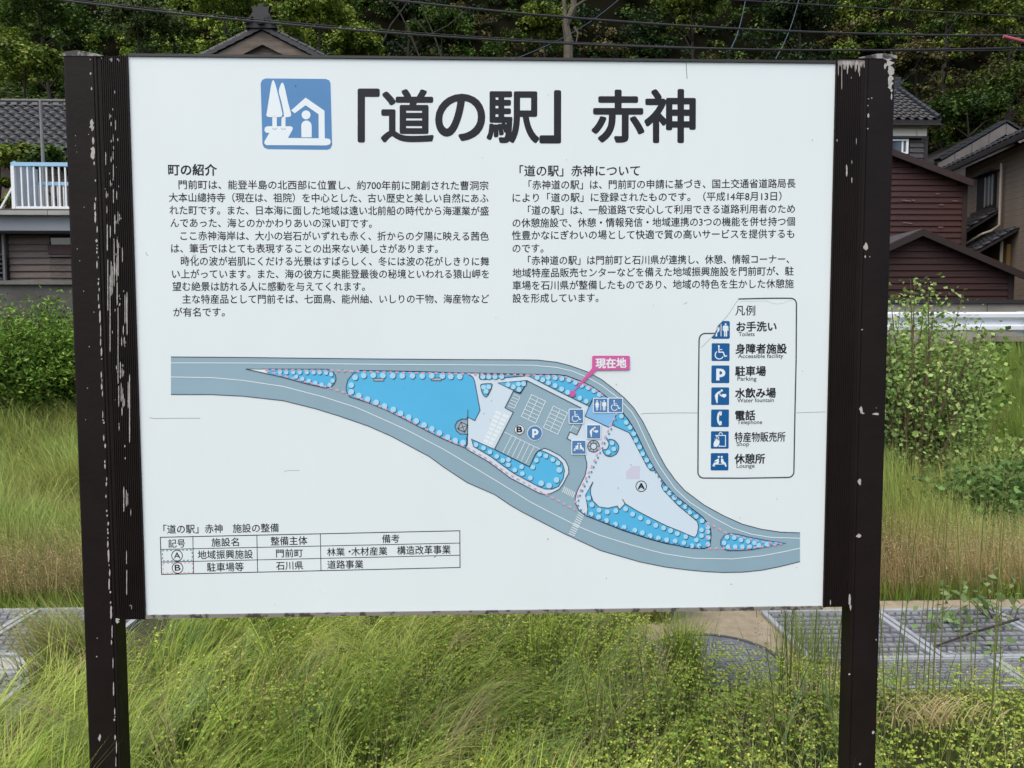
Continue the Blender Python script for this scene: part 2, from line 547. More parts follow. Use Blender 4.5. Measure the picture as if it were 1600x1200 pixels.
class Print:
    def __init__(self, name, label=None):
        self.name, self.label, self.g = name, label, {}
    def _m(self, c): return self.g.setdefault(c, MB())
    def poly(self, pts, c, L=1):
        v = [PP(x, y, L * LAYER) for x, y in pts]
        flat = [Vector((p.x, p.z, 0)) for p in v]
        for t in tessellate_polygon([flat]):
            a, b, d = (v[i] for i in t)
            if (b - a).cross(d - a).y > 0: t = (t[0], t[2], t[1])
            self._m(c).add([v[i] for i in t], [(0, 1, 2)])
        return self
    def stroke(self, pts, w, c, L=2, closed=False):
        P = [np.array(p, float) for p in pts]
        if closed and np.allclose(P[0], P[-1]): P = P[:-1]
        n = len(P)
        if n < 2: return self
        off = []
        for i in range(n):
            pa = P[(i - 1) % n] if (closed or i > 0) else None
            pb = P[(i + 1) % n] if (closed or i < n - 1) else None
            def nrm(a, b):
                d = b - a; d = d / (np.linalg.norm(d) + 1e-9); return np.array([-d[1], d[0]])
            if pa is None: o = nrm(P[i], pb)
            elif pb is None: o = nrm(pa, P[i])
            else:
                n1, n2 = nrm(pa, P[i]), nrm(P[i], pb); o = n1 + n2
                q = np.linalg.norm(o)
                if q < 0.3: o = n1
                else: o = o / q; o = o / max(0.45, float(o @ n1))
            off.append(o * w / 2)
        rng = range(n) if closed else range(n - 1)
        mb = self._m(c)
        for i in rng:
            j = (i + 1) % n
            q = [P[i] + off[i], P[j] + off[j], P[j] - off[j], P[i] - off[i]]
            mb.add([PP(a[0], a[1], L * LAYER) for a in q], [(0, 1, 2, 3)])
        return self
    def disc(self, x, y, r, c, L=3, n=16, ry=None):
        ry = ry or r
        mb = self._m(c)
        mb.add([PP(x + r * math.cos(2 * math.pi * k / n), y - ry * math.sin(2 * math.pi * k / n), L * LAYER) for k in range(n)], [tuple(range(n))])
        return self
    def ring(self, x, y, r, w, c, L=3, n=24):
        return self.stroke([(x + r * math.cos(2 * math.pi * k / n), y + r * math.sin(2 * math.pi * k / n)) for k in range(n)], w, c, L, True)
    def build(self, parent=None):
        out = []
        for c, mb in self.g.items():
            o = mb.build(self.name, INKC[c], parent or panel)
            if self.label: o['label'] = self.label
            out.append(o)
        return out

def smooth(pts, k=4, closed=False):
    P = [np.array(p, float) for p in pts]; n = len(P); out = []
    for i in range(n if closed else n - 1):
        p0 = P[(i - 1) % n] if closed or i > 0 else P[0]
        p1, p2 = P[i], P[(i + 1) % n]
        p3 = P[(i + 2) % n] if closed or i < n - 2 else P[-1]
        for j in range(k):
            t = j / k
            out.append(tuple(0.5 * ((2 * p1) + (-p0 + p2) * t + (2 * p0 - 5 * p1 + 4 * p2 - p3) * t * t + (-p0 + 3 * p1 - 3 * p2 + p3) * t ** 3)))
    if not closed: out.append(tuple(P[-1]))
    return out

# ---- lettering
def glyph_mesh(s, bold=0.0, res=3):
    c = bpy.data.curves.new('lettering', 'FONT')
    c.body = s; c.resolution_u = res; c.offset = bold
    o = bpy.data.objects.new('lettering', c)
    COL.objects.link(o)
    me = bpy.data.meshes.new_from_object(o.evaluated_get(bpy.context.evaluated_depsgraph_get()))
    bpy.data.objects.remove(o); bpy.data.curves.remove(c)
    return me

def embolden(me, name, e):
    """thicken the strokes: the print is laid down again a hair to each side"""
    me.update()
    if e <= 0:
        me.name = name; return me
    v = [tuple(p.co) for p in me.vertices]; f = [tuple(p.vertices) for p in me.polygons]
    out = bpy.data.meshes.new(name)
    V, F = [], []
    k5 = ((-1, -1), (1, -1), (1, 1), (-1, 1), (0, 0), (1.3, 0), (-1.3, 0), (0, 1.3), (0, -1.3))
    for k, (a, b) in enumerate(k5 if e > 0.0015 else (k5[:5] if e > 0.0008 else k5[:5:2])):
        o = len(V)
        V += [(x + a * e * .75, y - k * 0.00004, z_ + b * e * .75) for x, y, z_ in v]
        F += [tuple(i + o for i in q) for q in f]
    out.from_pydata(V, [], F); out.update()
    bpy.data.meshes.remove(me)
    return out

def place_text(name, s, xl, yl, xr, yr, h, bold=0.0, c='ink', L=1, res=2, latin=False, label=None):
    """s spans (xl, yl)-(xr, yr) in photo pixels along its middle line, full glyph height h"""
    me = glyph_mesh(s, 0.0, 3)
    n = len(me.vertices)
    co = np.empty(n * 3, np.float32); me.vertices.foreach_get('co', co); co = co.reshape(-1, 3)
    x0, x1 = co[:, 0].min(), co[:, 0].max()
    A, B = PP(xl, yl, L * LAYER), PP(xr, yr, L * LAYER)
    ux = (B - A) / float(x1 - x0)
    T_ = PP((xl + xr) / 2, (yl + yr) / 2 - h / 2); U_ = PP((xl + xr) / 2, (yl + yr) / 2 + h / 2)
    hm = (T_ - U_).length
    uz = Vector((-(B - A).z, 0, (B - A).x)).normalized() * (hm / (0.80 if latin else 0.91))
    mid = 0.30 if latin else 0.38
    o3 = np.array(A)[None] + (co[:, :1] - x0) * np.array(ux)[None] + (co[:, 1:2] - mid) * np.array(uz)[None]
    me.vertices.foreach_set('co', o3.astype(np.float32).ravel())
    me = embolden(me, name, bold * float(np.linalg.norm(np.array(ux))))
    o = link(name, me, INKC[c], panel)
    o['kind'] = 'stuff'
    if label: o['label'] = label
    return o

def place_glyph(name, s, x0, y0, x1, y1, bold=0.0, c='ink', L=1):
    me = glyph_mesh(s, 0.0, 6)
    n = len(me.vertices)
    co = np.empty(n * 3, np.float32); me.vertices.foreach_get('co', co); co = co.reshape(-1, 3)
    a0, b0 = co[:, :2].min(0); a1, b1 = co[:, :2].max(0)
    A = PP(x0, y1, L * LAYER); B = PP(x1, y1, L * LAYER); D = PP(x0, y0, L * LAYER)
    u = (co[:, 0] - a0) / (a1 - a0); v = (co[:, 1] - b0) / (b1 - b0)
    o3 = np.array(A)[None] + u[:, None] * np.array(B - A)[None] + v[:, None] * np.array(D - A)[None]
    me.vertices.foreach_set('co', o3.astype(np.float32).ravel()); me = embolden(me, name, bold * float(np.linalg.norm(np.array(B - A)) / (a1 - a0)))
    return link(name, me, INKC[c], panel)

for s, x0, y0, x1, y1 in [('「', 561, 140.5, 591, 220.5), ('道', 597, 141, 676, 221), ('の', 682, 148.5, 756, 218.5), ('駅', 762, 144.5, 841, 222),
                          ('」', 845, 143, 874.5, 222), ('赤', 926, 142, 1005, 221), ('神', 1008.5, 141, 1085, 221.5)]:
    place_glyph('title_letter', s, x0, y0, x1, y1, 0.024)

BODY = [
 ('町の紹介', 263, 265, 338.5, 265.5, 17.5, .026),
 ('門前町は、能登半島の北西部に位置し、約700年前に開創された曹洞宗', 279, 288.4, 763, 290, 14, .016),
 ('大本山總持寺（現在は、祖院）を中心とした、古い歴史と美しい自然にあふ', 264, 308.4, 763, 309.8, 14, .016),
 ('れた町です。また、日本海に面した地域は遠い北前船の時代から海運業が盛', 265, 328.2, 763.5, 329.6, 14, .016),
 ('んであった、海とのかかわりあいの深い町です。', 266.5, 348, 581, 349, 14, .016),
 ('ここ赤神海岸は、大小の岩石がいずれも赤く、折からの夕陽に映える茜色', 282, 368.3, 763.5, 369, 14, .016),
 ('は、筆舌ではとても表現することの出来ない美しさがあります。', 267.5, 388, 684, 388.5, 14, .016),
 ('時化の波が岩肌にくだける光景はすばらしく、冬には波の花がしきりに舞', 282.7, 408, 764, 408.4, 14, .016),
 ('い上がっています。また、海の彼方に奥能登最後の秘境といわれる猿山岬を', 269, 428, 764, 428, 14, .016),
 ('望む絶景は訪れる人に感動を与えてくれます。', 269.5, 447.5, 570, 447.5, 14, .016),
 ('主な特産品として門前そば、七面鳥、能州紬、いしりの干物、海産物など', 285, 467.3, 764, 466.9, 14, .016),
 ('が有名です。', 271, 487.6, 351, 487.4, 14, .016),
 ('し', 287.5, 399.5, 291, 399.5, 4, 0), ('け', 301.5, 399.5, 306, 399.5, 4, 0),
 ('「道の駅」赤神について', 812, 267, 999.5, 266.5, 17, .022),
 ('「赤神道の駅」は、門前町の申請に基づき、国土交通省道路局長', 826, 289, 1243, 286.3, 14, .016),
 ('により「道の駅」に登録されたものです。（平成14年8月13日）', 801, 309, 1221, 306.3, 14, .016),
 ('「道の駅」は、一般道路で安心して利用できる道路利用者のため', 825, 328.5, 1242, 326, 14, .016),
 ('の休憩施設で、休憩・情報発信・地域連携の3つの機能を併せ持つ個', 801, 348.3, 1242, 345.8, 14, .016),
 ('性豊かなにぎわいの場として快適で質の高いサービスを提供するも', 800, 367.7, 1241, 365, 14, .016),
 ('のです。', 801, 388, 849, 387.8, 14, .016),
 ('「赤神道の駅」は門前町と石川県が連携し、休憩、情報コーナー、', 825, 407, 1233, 404.6, 14, .016),
 ('地域特産品販売センターなどを備えた地域振興施設を門前町が、駐', 801, 426.5, 1240, 423.3, 14, .016),
 ('車場を石川県が整備したものであり、地域の特色を生かした休憩施', 801, 446, 1240, 443, 14, .016),
 ('設を形成しています。', 801, 466, 935, 465, 14, .016),
 ('「道の駅」赤神　施設の整備', 255.5, 827, 435.5, 824.6, 13.5, .016),
 ('記号', 263, 849.2, 289, 848.8, 13, .016), ('施設名', 330.5, 847.5, 373, 846.7, 13, .016),
 ('整備主体', 423, 845.6, 480, 844.4, 13.5, .016), ('備考', 597, 842, 624, 841.4, 13, .016),
 ('地域振興施設', 309, 867, 395, 865.6, 13.5, .016), ('門前町', 431.5, 864.6, 473, 864, 12.5, .016),
 ('林業', 511, 862.6, 538.5, 862, 12.5, .016), ('・', 544.5, 861.8, 548, 861.8, 13, .006), ('木材産業', 549, 861.8, 605, 860.8, 13, .016), ('構造改革事業', 620.5, 860, 704, 858.5, 13.5, .016),
 ('駐車場等', 323.5, 886.3, 380.5, 885.5, 13.5, .016), ('石川県', 431.5, 884, 473.5, 883.2, 13, .016), ('道路事業', 511.5, 882.3, 567.5, 881.5, 13, .016),
 ('凡例', 1149, 485, 1180, 485, 15.5, .014), ('お手洗い', 1151, 510.3, 1213, 510, 15, .032), ('身障者施設', 1149.5, 545, 1229, 544.5, 15, .032),
 ('駐車場', 1149, 579.8, 1196.5, 579.6, 15, .032), ('水飲み場', 1149, 614.2, 1212, 613.6, 15, .032), ('電話', 1149, 649, 1179.8, 648.8, 15, .032),
 ('特産物販売所', 1148, 683, 1227, 682.3, 15, .028), ('休憩所', 1148, 717, 1195, 716.6, 15, .032),
]
for s, xl, yl, xr, yr, h, b in BODY:
    place_text('text_line', s, xl, yl, xr, yr, h, b)
for s, xl, yl, xr, yr, h in [('Toilets', 1154, 522.5, 1179, 522.3, 7), ('Accessible facility', 1153, 556.8, 1224, 556.3, 7), ('Parking', 1152.3, 592, 1182, 592, 7),
                             ('Water fountain', 1152, 626, 1209, 625.3, 7), ('Telephone', 1152, 660, 1191, 659.8, 7), ('Shop', 1151, 694.2, 1170.5, 694, 7), ('Lounge', 1151, 728.2, 1179, 728, 7)]:
    place_text('text_line', s, xl, yl, xr, yr, h * 1.05, 0.010, latin=True)

# ---- table
p = Print('table_grid')
TL, TR, BL, BR = (250.5, 839.5), (718.5, 829.3), (252.5, 897.5), (718.8, 886.7)
p.stroke([TL, TR, BR, BL], 1.3, 'ink', 1, True)
for a, b in ((858.5, 848.5), (878.3, 867.5)): p.stroke([(251.2, a), (718.6, b)], 1.1, 'ink', 1)
for a, b in ((301.3, 302.5), (401.3, 402.5), (500.6, 501.5)):
    t = (a - 250.5) / 468
    p.stroke([(a, 839.5 - 10.2 * t), (b, 897.5 - 10.8 * t)], 1.1, 'ink', 1)
p.build()
p = Print('table_key')
def dashes(p, pts, dash, gap, w, c, L=2, phase=0.0, sk=None):
    P = [np.array(q, float) for q in pts]; acc = -phase
    for a, b in zip(P[:-1], P[1:]):
        ln = np.linalg.norm(b - a); d = (b - a) / ln; s = 0.0
        while s < ln:
            cyc = (acc + s) % (dash + gap)
            if cyc < dash:
                e = min(ln, s + dash - cyc); p.stroke([a + d * s, a + d * e], w, c, L); s = e + 1e-6
            else: s += dash + gap - cyc + 1e-6
        acc += ln
dashes(p, [(253.5, 860.5), (300, 859.3), (300.6, 875.2), (254, 876.3), (253.5, 860.5)], 3, 3.2, 1.5, 'teal', 1)
dashes(p, [(254.5, 880.2), (300.5, 879.2), (301, 894.3), (255, 895.5), (254.5, 880.2)], 3, 3.6, 1.3, 'pink', 1)
p.ring(276.6, 868.2, 8.4, 1.2, 'ink', 1); p.ring(277.4, 887.4, 8.4, 1.2, 'ink', 1)
p.build()
place_text('text_line', 'A', 271.8, 868.4, 281.4, 868.2, 10.5, 0.02, latin=True)
place_text('text_line', 'B', 273.2, 887.6, 281.8, 887.4, 10.5, 0.02, latin=True)

# ---- legend frame with its torn corner
p = Print('legend_frame')
arc = lambda cx, cy, r, a0, a1, n=6: [(cx + r * math.cos(math.radians(a0 + (a1 - a0) * k / n)), cy + r * math.sin(math.radians(a0 + (a1 - a0) * k / n))) for k in range(n + 1)]
p.stroke([(1154, 467.2), (1190, 466.3), (1210, 466)] + arc(1235.5, 475, 9, -90, 0) + [(1244, 560), (1242, 650)] + arc(1231.5, 737, 9, 0, 90) +
         [(1160, 747.2)] + arc(1099.5, 738, 9, 90, 180) + [(1091, 640), (1092.3, 532)] + arc(1102, 530.5, 9.5, 180, 270) + [(1118.5, 521)], 2.1, 'line', 1)
p.stroke([(1154, 467), (1137, 493), (1129, 502), (1121, 510), (1117, 522), (1096, 543)], 0.6, 'scratch', 1)
p.stroke([(1198, 470), (1208, 474), (1216, 475), (1225, 473), (1238, 468)], 0.8, 'crease', 1)
p.stroke([(1155, 471), (1180, 470.5), (1198, 470)], 0.8, 'crease', 1)
p.build()

# ---- pictograms, unit square coordinates (0..1, y down)
def quad_map(q):
    (a, b, c, d) = [np.array(v, float) for v in q]
    return lambda u, v: tuple((a * (1 - u) + b * u) * (1 - v) + (d * (1 - u) + c * u) * v)
def rrect(M, r=0.06, n=3, x0=0, y0=0, x1=1, y1=1):
    pts = []
    for cx, cy, a0 in ((x1 - r, y0 + r, -90), (x1 - r, y1 - r, 0), (x0 + r, y1 - r, 90), (x0 + r, y0 + r, 180)):
        pts += arc(cx, cy, r, a0, a0 + 90, n)
    return [M(u, v) for u, v in pts]
def picto(p, kind, q, bgc, L=3, halo=False, fg='white', torn=False):
    M = quad_map(q); s = math.dist(q[0], q[1])
    if halo: p.poly(rrect(quad_map([(q[0][0] - 1.3, q[0][1] - 1.3), (q[1][0] + 1.3, q[1][1] - 1.3), (q[2][0] + 1.3, q[2][1] + 1.3), (q[3][0] - 1.3, q[3][1] + 1.3)]), 0.08), 'white', L - 1)
    if torn: p.poly([M(u, v) for u, v in ((.60, 0), (.94, 0), (1, .06), (1, .94), (.94, 1), (.06, 1), (0, .94), (0, .88), (.16, .74), (.22, .6), (.32, .44), (.34, .25))], bgc, L)
    else: p.poly(rrect(M), bgc, L)
    K = L + 1
    P = lambda *pts: p.poly([M(u, v) for u, v in pts], fg, K)
    S = lambda w, *pts, closed=False: p.stroke([M(u, v) for u, v in pts], w * s, fg, K, closed)
    D = lambda u, v, r: p.disc(*M(u, v), r * s, fg, K + 1)
    if kind == 'toilet':
        P((.495, .17), (.535, .17), (.535, .86), (.495, .86))
        D(.765, .18, .055)
        P((.66, .26), (.87, .26), (.92, .31), (.92, .55), (.86, .55), (.86, .36), (.85, .36), (.85, .87), (.78, .87), (.78, .6), (.75, .6), (.75, .87), (.68, .87), (.68, .36), (.67, .36), (.67, .55), (.61, .55), (.61, .31))
        if torn:
            P((.36, .36), (.41, .32), (.43, .50), (.38, .62), (.38, .6), (.30, .66), (.30, .87), (.22, .87), (.22, .74), (.3, .6))
        else:
            D(.25, .18, .055)
            P((.18, .26), (.32, .26), (.40, .44), (.36, .52), (.33, .44), (.37, .64), (.31, .64), (.31, .87), (.265, .87), (.265, .66), (.235, .66), (.235, .87), (.19, .87), (.19, .64), (.13, .64), (.17, .44), (.14, .52), (.10, .44))
    elif kind == 'wheel':
        D(.40, .165, .055)
        S(.065, (.40, .2), (.41, .50), (.64, .50), (.74, .74), (.86, .70))
        S(.045, (.41, .36), (.60, .36))
        S(.055, *[( .43 + .23 * math.cos(math.radians(a)), .655 + .23 * math.sin(math.radians(a))) for a in range(25, 250, 15)])
    elif kind == 'P':
        P((.27, .18), (.52, .18), (.66, .22), (.76, .33), (.78, .42), (.74, .56), (.63, .64), (.50, .66), (.45, .66), (.45, .85), (.27, .85))
        p.poly([M(u, v) for u, v in ((.45, .33), (.52, .33), (.58, .36), (.60, .42), (.58, .48), (.52, .51), (.45, .51))], bgc, K + 1)
    elif kind == 'water':
        D(.58, .18, .065)
        P((.48, .20), (.56, .27), (.48, .33), (.38, .40), (.36, .88), (.30, .90), (.22, .60), (.20, .46), (.26, .36), (.36, .26))
        S(.055, (.46, .30), (.50, .44), (.60, .52))
        P((.58, .38), (.84, .38), (.84, .50), (.72, .60), (.58, .50))
    elif kind == 'phone':
        S(.11, (.52, .12), (.42, .26), (.38, .50), (.42, .74), (.52, .88))
        P((.49, .10), (.60, .12), (.60, .30), (.54, .36), (.48, .30)); P((.49, .90), (.60, .88), (.60, .70), (.54, .64), (.48, .70))
    elif kind == 'shop':
        S(.045, (.46, .36), (.27, .26), (.27, .24), (.82, .24), (.82, .86), (.50, .86))
        S(.04, *[(.55 + .10 * math.cos(math.radians(a)), .20 - .13 * math.sin(math.radians(a))) for a in range(0, 181, 30)])
        P((.20, .56), (.30, .46), (.44, .50), (.50, .60), (.44, .80), (.32, .90), (.16, .88), (.15, .72))
        S(.03, (.20, .42), (.34, .52), (.46, .38)); S(.03, (.32, .34), (.34, .52), (.5, .5)); P((.46, .84), (.50, .78), (.52, .88), (.42, .9))
    elif kind == 'lounge':
        D(.45, .22, .06); D(.62, .22, .06)
        P((.46, .30), (.47, .54), (.42, .62), (.28, .64), (.22, .80), (.10, .74), (.18, .56), (.32, .52), (.34, .46), (.22, .50), (.22, .44), (.38, .34))
        P((.58, .30), (.70, .34), (.74, .50), (.84, .54), (.90, .76), (.84, .80), (.76, .64), (.62, .60), (.58, .54))
        S(.035, (.26, .64), (.78, .64)); S(.04, (.20, .78), (.24, .62))
p = Print('legend_pictogram')
for k, (kind, y0) in enumerate((('toilet', 501.5), ('wheel', 536.3), ('P', 571), ('water', 605.2), ('phone', 639.8), ('shop', 673.8), ('lounge', 707.9))):
    x0 = 1112.3 - k * 0.28; w = 28.1 - k * .08; h = 27.9 - k * .12
    pp = Print('legend_pictogram')
    picto(pp, kind, [(x0, y0), (x0 + w, y0), (x0 + w - .1, y0 + h), (x0 - .3, y0 + h)], 'sign', 1, torn=(kind == 'toilet'))
    pp.build()

# ---- logo
p = Print('logo')
z = lambda *pts: [(400 + a / 4, b / 4) for a, b in pts]
p.poly(z((62, 490), (436, 493), (458, 502), (466, 522), (476, 905), (466, 928), (446, 936), (72, 932), (50, 922), (40, 900), (29, 520), (40, 498)), 'logo', 1)
p.poly(z(*smooth([(108, 500), (125, 540), (145, 620), (163, 700), (163, 720), (150, 731), (80, 731), (65, 720), (68, 700), (84, 600), (95, 530)], 3, True)), 'white', 2)
p.poly(z((102, 728), (130, 728), (130, 792), (102, 792)), 'white', 2)
p.poly(z(*smooth([(163, 516), (178, 540), (200, 640), (219, 710), (214, 728), (190, 732), (176, 734), (172, 700), (160, 640), (143, 575), (150, 540)], 3, True)), 'white', 3)
p.stroke(z((141, 580), (160, 660), (170, 715), (160, 737)), .9, 'logo', 4)
p.poly(z((160, 730), (184, 728), (184, 792), (158, 792)), 'white', 2)
p.poly(z((220, 690), (310, 610), (428, 692), (430, 866), (392, 866), (391, 714), (310, 658), (242, 708)), 'white', 2)
p.disc(400 + 313 / 4, 718 / 4, 7, 'white', 2)
p.poly(z(*([(284, 858), (283, 785)] + [(315 + 32 * math.cos(math.radians(a)), 785 - 32 * math.sin(math.radians(a))) for a in range(165, 0, -20)] + [(348, 785), (348, 858)])), 'white', 2)
p.poly(z((70, 789), (218, 789), (230, 797), (228, 812), (200, 862), (440, 865), (460, 869), (468, 885), (462, 902), (440, 909), (64, 907), (52, 897), (54, 882), (84, 830), (64, 830), (53, 818), (55, 798)), 'white', 3)
for cx in (117, 171): p.stroke(z(*[(cx + 14 * math.cos(math.radians(a)), 798 + 10 * math.sin(math.radians(a))) for a in range(10, 171, 20)]), .7, 'logo', 4)
p.disc(462, 134.5, .9, 'ink', 3)
p.build()

# ---- the map
road_outer_top = [(267, 557.6), (380, 558.4), (480, 559.6), (580, 560.7), (730, 561.8), (800, 562), (840, 562.5), (870, 566), (890, 571), (918, 581), (940, 593), (960, 608.5), (976, 622), (990, 637), (1004, 658), (1016, 682), (1030, 711), (1040, 729),
                  (1055, 750), (1070, 766.5), (1100, 789), (1130, 805.5), (1160, 819), (1190, 827), (1220, 831.5), (1250, 832.5)]
road_outer_bot = [(1250, 877.5), (1220, 885), (1190, 891), (1160, 894), (1130, 894.5), (1100, 893), (1070, 890), (1040, 886), (1000, 878), (938, 860), (880, 833), (816, 800), (797, 789), (772.5, 772.5), (745, 760.6), (730, 754), (693.5, 730),
                  (671, 713.5), (657, 706), (612.5, 682), (575, 665.5), (530, 650), (492.5, 638.5), (442.5, 626), (380, 619), (330, 616.5), (267, 616.3)]
p = Print('map_road')
p.poly(road_outer_top + road_outer_bot, 'road', 1)
p.build()
p = Print('map_outline')
OWD = 1.25
p.stroke(road_outer_top, OWD, 'line', 3); p.stroke(road_outer_bot, OWD, 'line', 3)
inner_tr = [(730, 582.5), (820, 584.5), (870, 585.5), (885, 587), (905, 594.5), (924, 603), (940, 614), (950, 622), (962, 634), (973, 645), (982, 656), (990, 669), (998, 685), (1010, 710), (1022, 731), (1030, 743.7), (1040, 757.5), (1055, 774),
            (1077.5, 792), (1097, 807), (1104.5, 816), (1110, 823.5), (1111, 834), (1110, 849), (1106, 855), (1100, 857), (1085, 856.4), (1070, 855), (1060, 852.5), (1040, 849), (1014, 842), (973, 828.5), (938, 814.5), (915, 805.7),
            (904.5, 797), (899.5, 787), (898.7, 778.3), (902, 766.7), (914, 743), (917, 729), (916.7, 722.7), (913.8, 711), (905, 700), (892, 688.3), (885.8, 684.8), (890.4, 674.8), (901.3, 679.5), (909, 663), (908.5, 637.5), (823.5, 594.7),
            (820, 604), (813, 615), (802, 611), (789, 637), (802, 644), (772.5, 702), (800, 716), (827.5, 729.4), (835.6, 711), (840, 705.5), (845, 702.5), (851, 700.4), (857.5, 702.5), (868, 708), (876, 712.5), (883.7, 720), (888, 729), (888.9, 738.7), (880, 756),
            (873.7, 764.4), (861, 771), (851, 772.5), (842.5, 770.6), (797.5, 747), (762.5, 721), (730, 702.5), (727, 700), (730.3, 694), (731, 640), (729, 600)]
pm = Print('map_paving'); pm.poly(inner_tr, 'pale', 2)
pm.poly([(888, 674), (897, 670), (909, 663), (909, 650), (885, 640)], 'road', 3) if False else None
G0 = quad_map([(774.5, 640), (797, 650), (765.5, 703), (752, 697)])
for i in (0, 1):
    for j in range(9):
        a, b = i / 2 + .04, i / 2 + .46; c0, c1 = j / 9 + .012, (j + 1) / 9 - .02
        pm.poly([G0(a, c0), G0(b, c0), G0(b, c1), G0(a, c1)], 'white', 3)
pm.poly([(988, 728), (1000, 728.2), (999.5, 748), (979, 748.5), (978, 737)], 'lilac', 3)
pm.build()
def outline(pts, closed=False): p.stroke(pts, OWD, 'line', 5, closed)
outline(inner_tr[:45]); outline([(908.5, 637.5), (823.5, 594.7)])
outline(inner_tr[43:48]); outline(inner_tr[49:79]); outline([(561, 579), (650, 580.5), (735, 583)])
outline([(972.7, 780), (976.8, 787)])
isl1 = [(384, 576.5), (420, 576.6), (505, 576.8), (512, 577), (519, 580), (524, 586), (525, 593), (522, 600), (516, 605), (508, 606), (480, 600), (440, 589), (420, 584.5)]
isl2 = [(562, 579), (650, 580.3), (729.5, 583), (738.5, 589), (741.5, 595), (750, 641), (742, 657), (730.7, 651.7), (728.8, 655), (722, 654.5), (714.5, 658), (710.7, 665.5), (713, 673), (719, 678), (731, 678.5), (728.7, 685), (730.3, 694), (727, 700),
        (707, 692), (687.5, 683.5), (669.5, 674.5), (635, 656.5), (602, 640), (575, 629), (546.5, 620), (542, 613), (540.5, 605.5), (543.5, 593.5), (552.5, 583)]
zz3 = lambda *pts: [(730 + a / 10, 560 + b / 10) for a, b in pts]
zz4 = lambda *pts: [(730 + a / 8, 650 + b / 8) for a, b in pts]
zz5 = lambda *pts: [(870 + a / 10, 540 + b / 10) for a, b in pts]
zz6 = lambda *pts: [(870 + a / 8.57, 620 + b / 8.57) for a, b in pts]
zz7 = lambda *pts: [(880 + a / 8.573, 720 + b / 8.573) for a, b in pts]
zz8 = lambda *pts: [(1040 + a / 6.665, 720 + b / 6.665) for a, b in pts]
zz1 = lambda *pts: [(380 + a / 8, 540 + b / 8) for a, b in pts]
zz2 = lambda *pts: [(530 + a / 6.667, 550 + b / 6.667) for a, b in pts]
strip = [(736.9, 686.3), (772.5, 702), (827.5, 729.4), (833, 718), (837.5, 708.8), (841, 705), (845, 703.8), (855, 707.5), (871, 716), (878.7, 723.8), (882, 735), (880, 747.5), (872.5, 760), (862.5, 764), (852.5, 764), (842.5, 760.6), (802.5, 739.4), (767.5, 713.8), (762.5, 710.6), (740, 697.5)]
s1 = zz3((195, 245), (185, 290), (205, 325), (260, 330), (440, 315), (900, 272), (900, 250))
s2 = zz3(*smooth([(228, 403), (370, 395), (390, 432), (345, 540), (300, 600), (265, 585), (235, 540), (213, 450)], 3, True))
s3 = zz3((480, 383), (935, 345), (925, 400), (890, 450), (830, 550))
s4 = zz3((960, 275), (1100, 255), (1400, 252)) + [(885, 587), (905, 594.5), (924, 603), (940, 614), (950, 622), (928, 622), (921, 635), (870, 610)]
s5 = [(963.3, 646.8), (966, 640), (973, 645), (982, 656), (990, 669), (998, 685), (1010, 710), (1022.5, 732), (1022.8, 735.5), (1017, 735.5), (1011, 728.5), (986.7, 681.8), (983, 676), (956.3, 663.8)]
s6 = zz6(*smooth([(680, 580), (720, 568), (780, 590), (820, 640), (830, 690), (800, 760), (740, 795), (690, 798), (640, 770), (612, 715), (645, 708), (680, 690), (698, 640), (690, 600)], 3, True))
s7 = [(926.7, 752.7), (915, 773.7), (917.3, 786.5), (918.5, 796), (916.7, 806.3), (938, 814.5), (973, 828.5), (1014, 842), (1040, 849), (1060, 852.5), (1070, 855), (1085, 856.4), (1100, 857), (1106, 855), (1110, 849), (1111, 834), (1110, 823.5), (1104.5, 816), (1097, 807),
      (1077.5, 792), (1055, 774), (1040, 757.5), (1035, 753.8), (1033.4, 759.7), (1037.5, 766.7), (1060, 790), (1089.5, 814.5), (1091.8, 822), (1089.5, 834), (1086.5, 839.3), (1082, 838.5), (1060, 829), (1040, 821), (1020, 811), (995, 798), (976.8, 787), (968, 796.4), (964.6, 790.6), (950, 794),
      (936, 792), (926.7, 783), (922.6, 771.3), (922.6, 763)]
s8 = zz8(*([(1250, 858), (1050, 830), (850, 790), (750, 765)] + [(670, 755), (610, 780), (575, 830), (575, 875), (600, 910), (640, 935)] + [(750, 935), (900, 925), (1050, 895)]))
pg = Print('map_garden')
for q in (isl1, isl2, strip, s1, s2, s3, s4, s5, s6, s7, s8):
    pg.poly(q, 'blue', 3); outline(q, True)
pg.poly([(384.5, 576.8), (418, 577.2), (418, 583.5)], 'white', 4)
bld = [(923.7, 627), (914.3, 650.3), (951.7, 667.8), (963.3, 646.8), (955, 630)]
pg.poly(bld, 'shed', 4); outline([(926.5, 622), (923.7, 627), (914.3, 650.3), (951.7, 667.8)])
pg.build()
p.ring(927.4, 697.2, 9.2, 1.3, 'line', 5); p.ring(927.4, 697.2, 5.0, 1.3, 'line', 5)
for k in range(8):
    a = math.radians(k * 45); p.stroke([(927.4 + 5 * math.cos(a), 697.2 + 5 * math.sin(a)), (927.4 + 9 * math.cos(a), 697.2 + 9 * math.sin(a))], .8, 'line', 5)
p.ring(927.4, 697.2, 7.1, 3.4, 'grey', 4)
dm = zz2((1270, 730), (1340, 765), (1305, 832), (1235, 800))
p.poly(dm, 'grey', 4); p.stroke(dm, 1.2, 'line', 5, True); p.stroke([dm[0], dm[2]], 1, 'line', 5); p.stroke([dm[1], dm[3]], 1, 'line', 5)
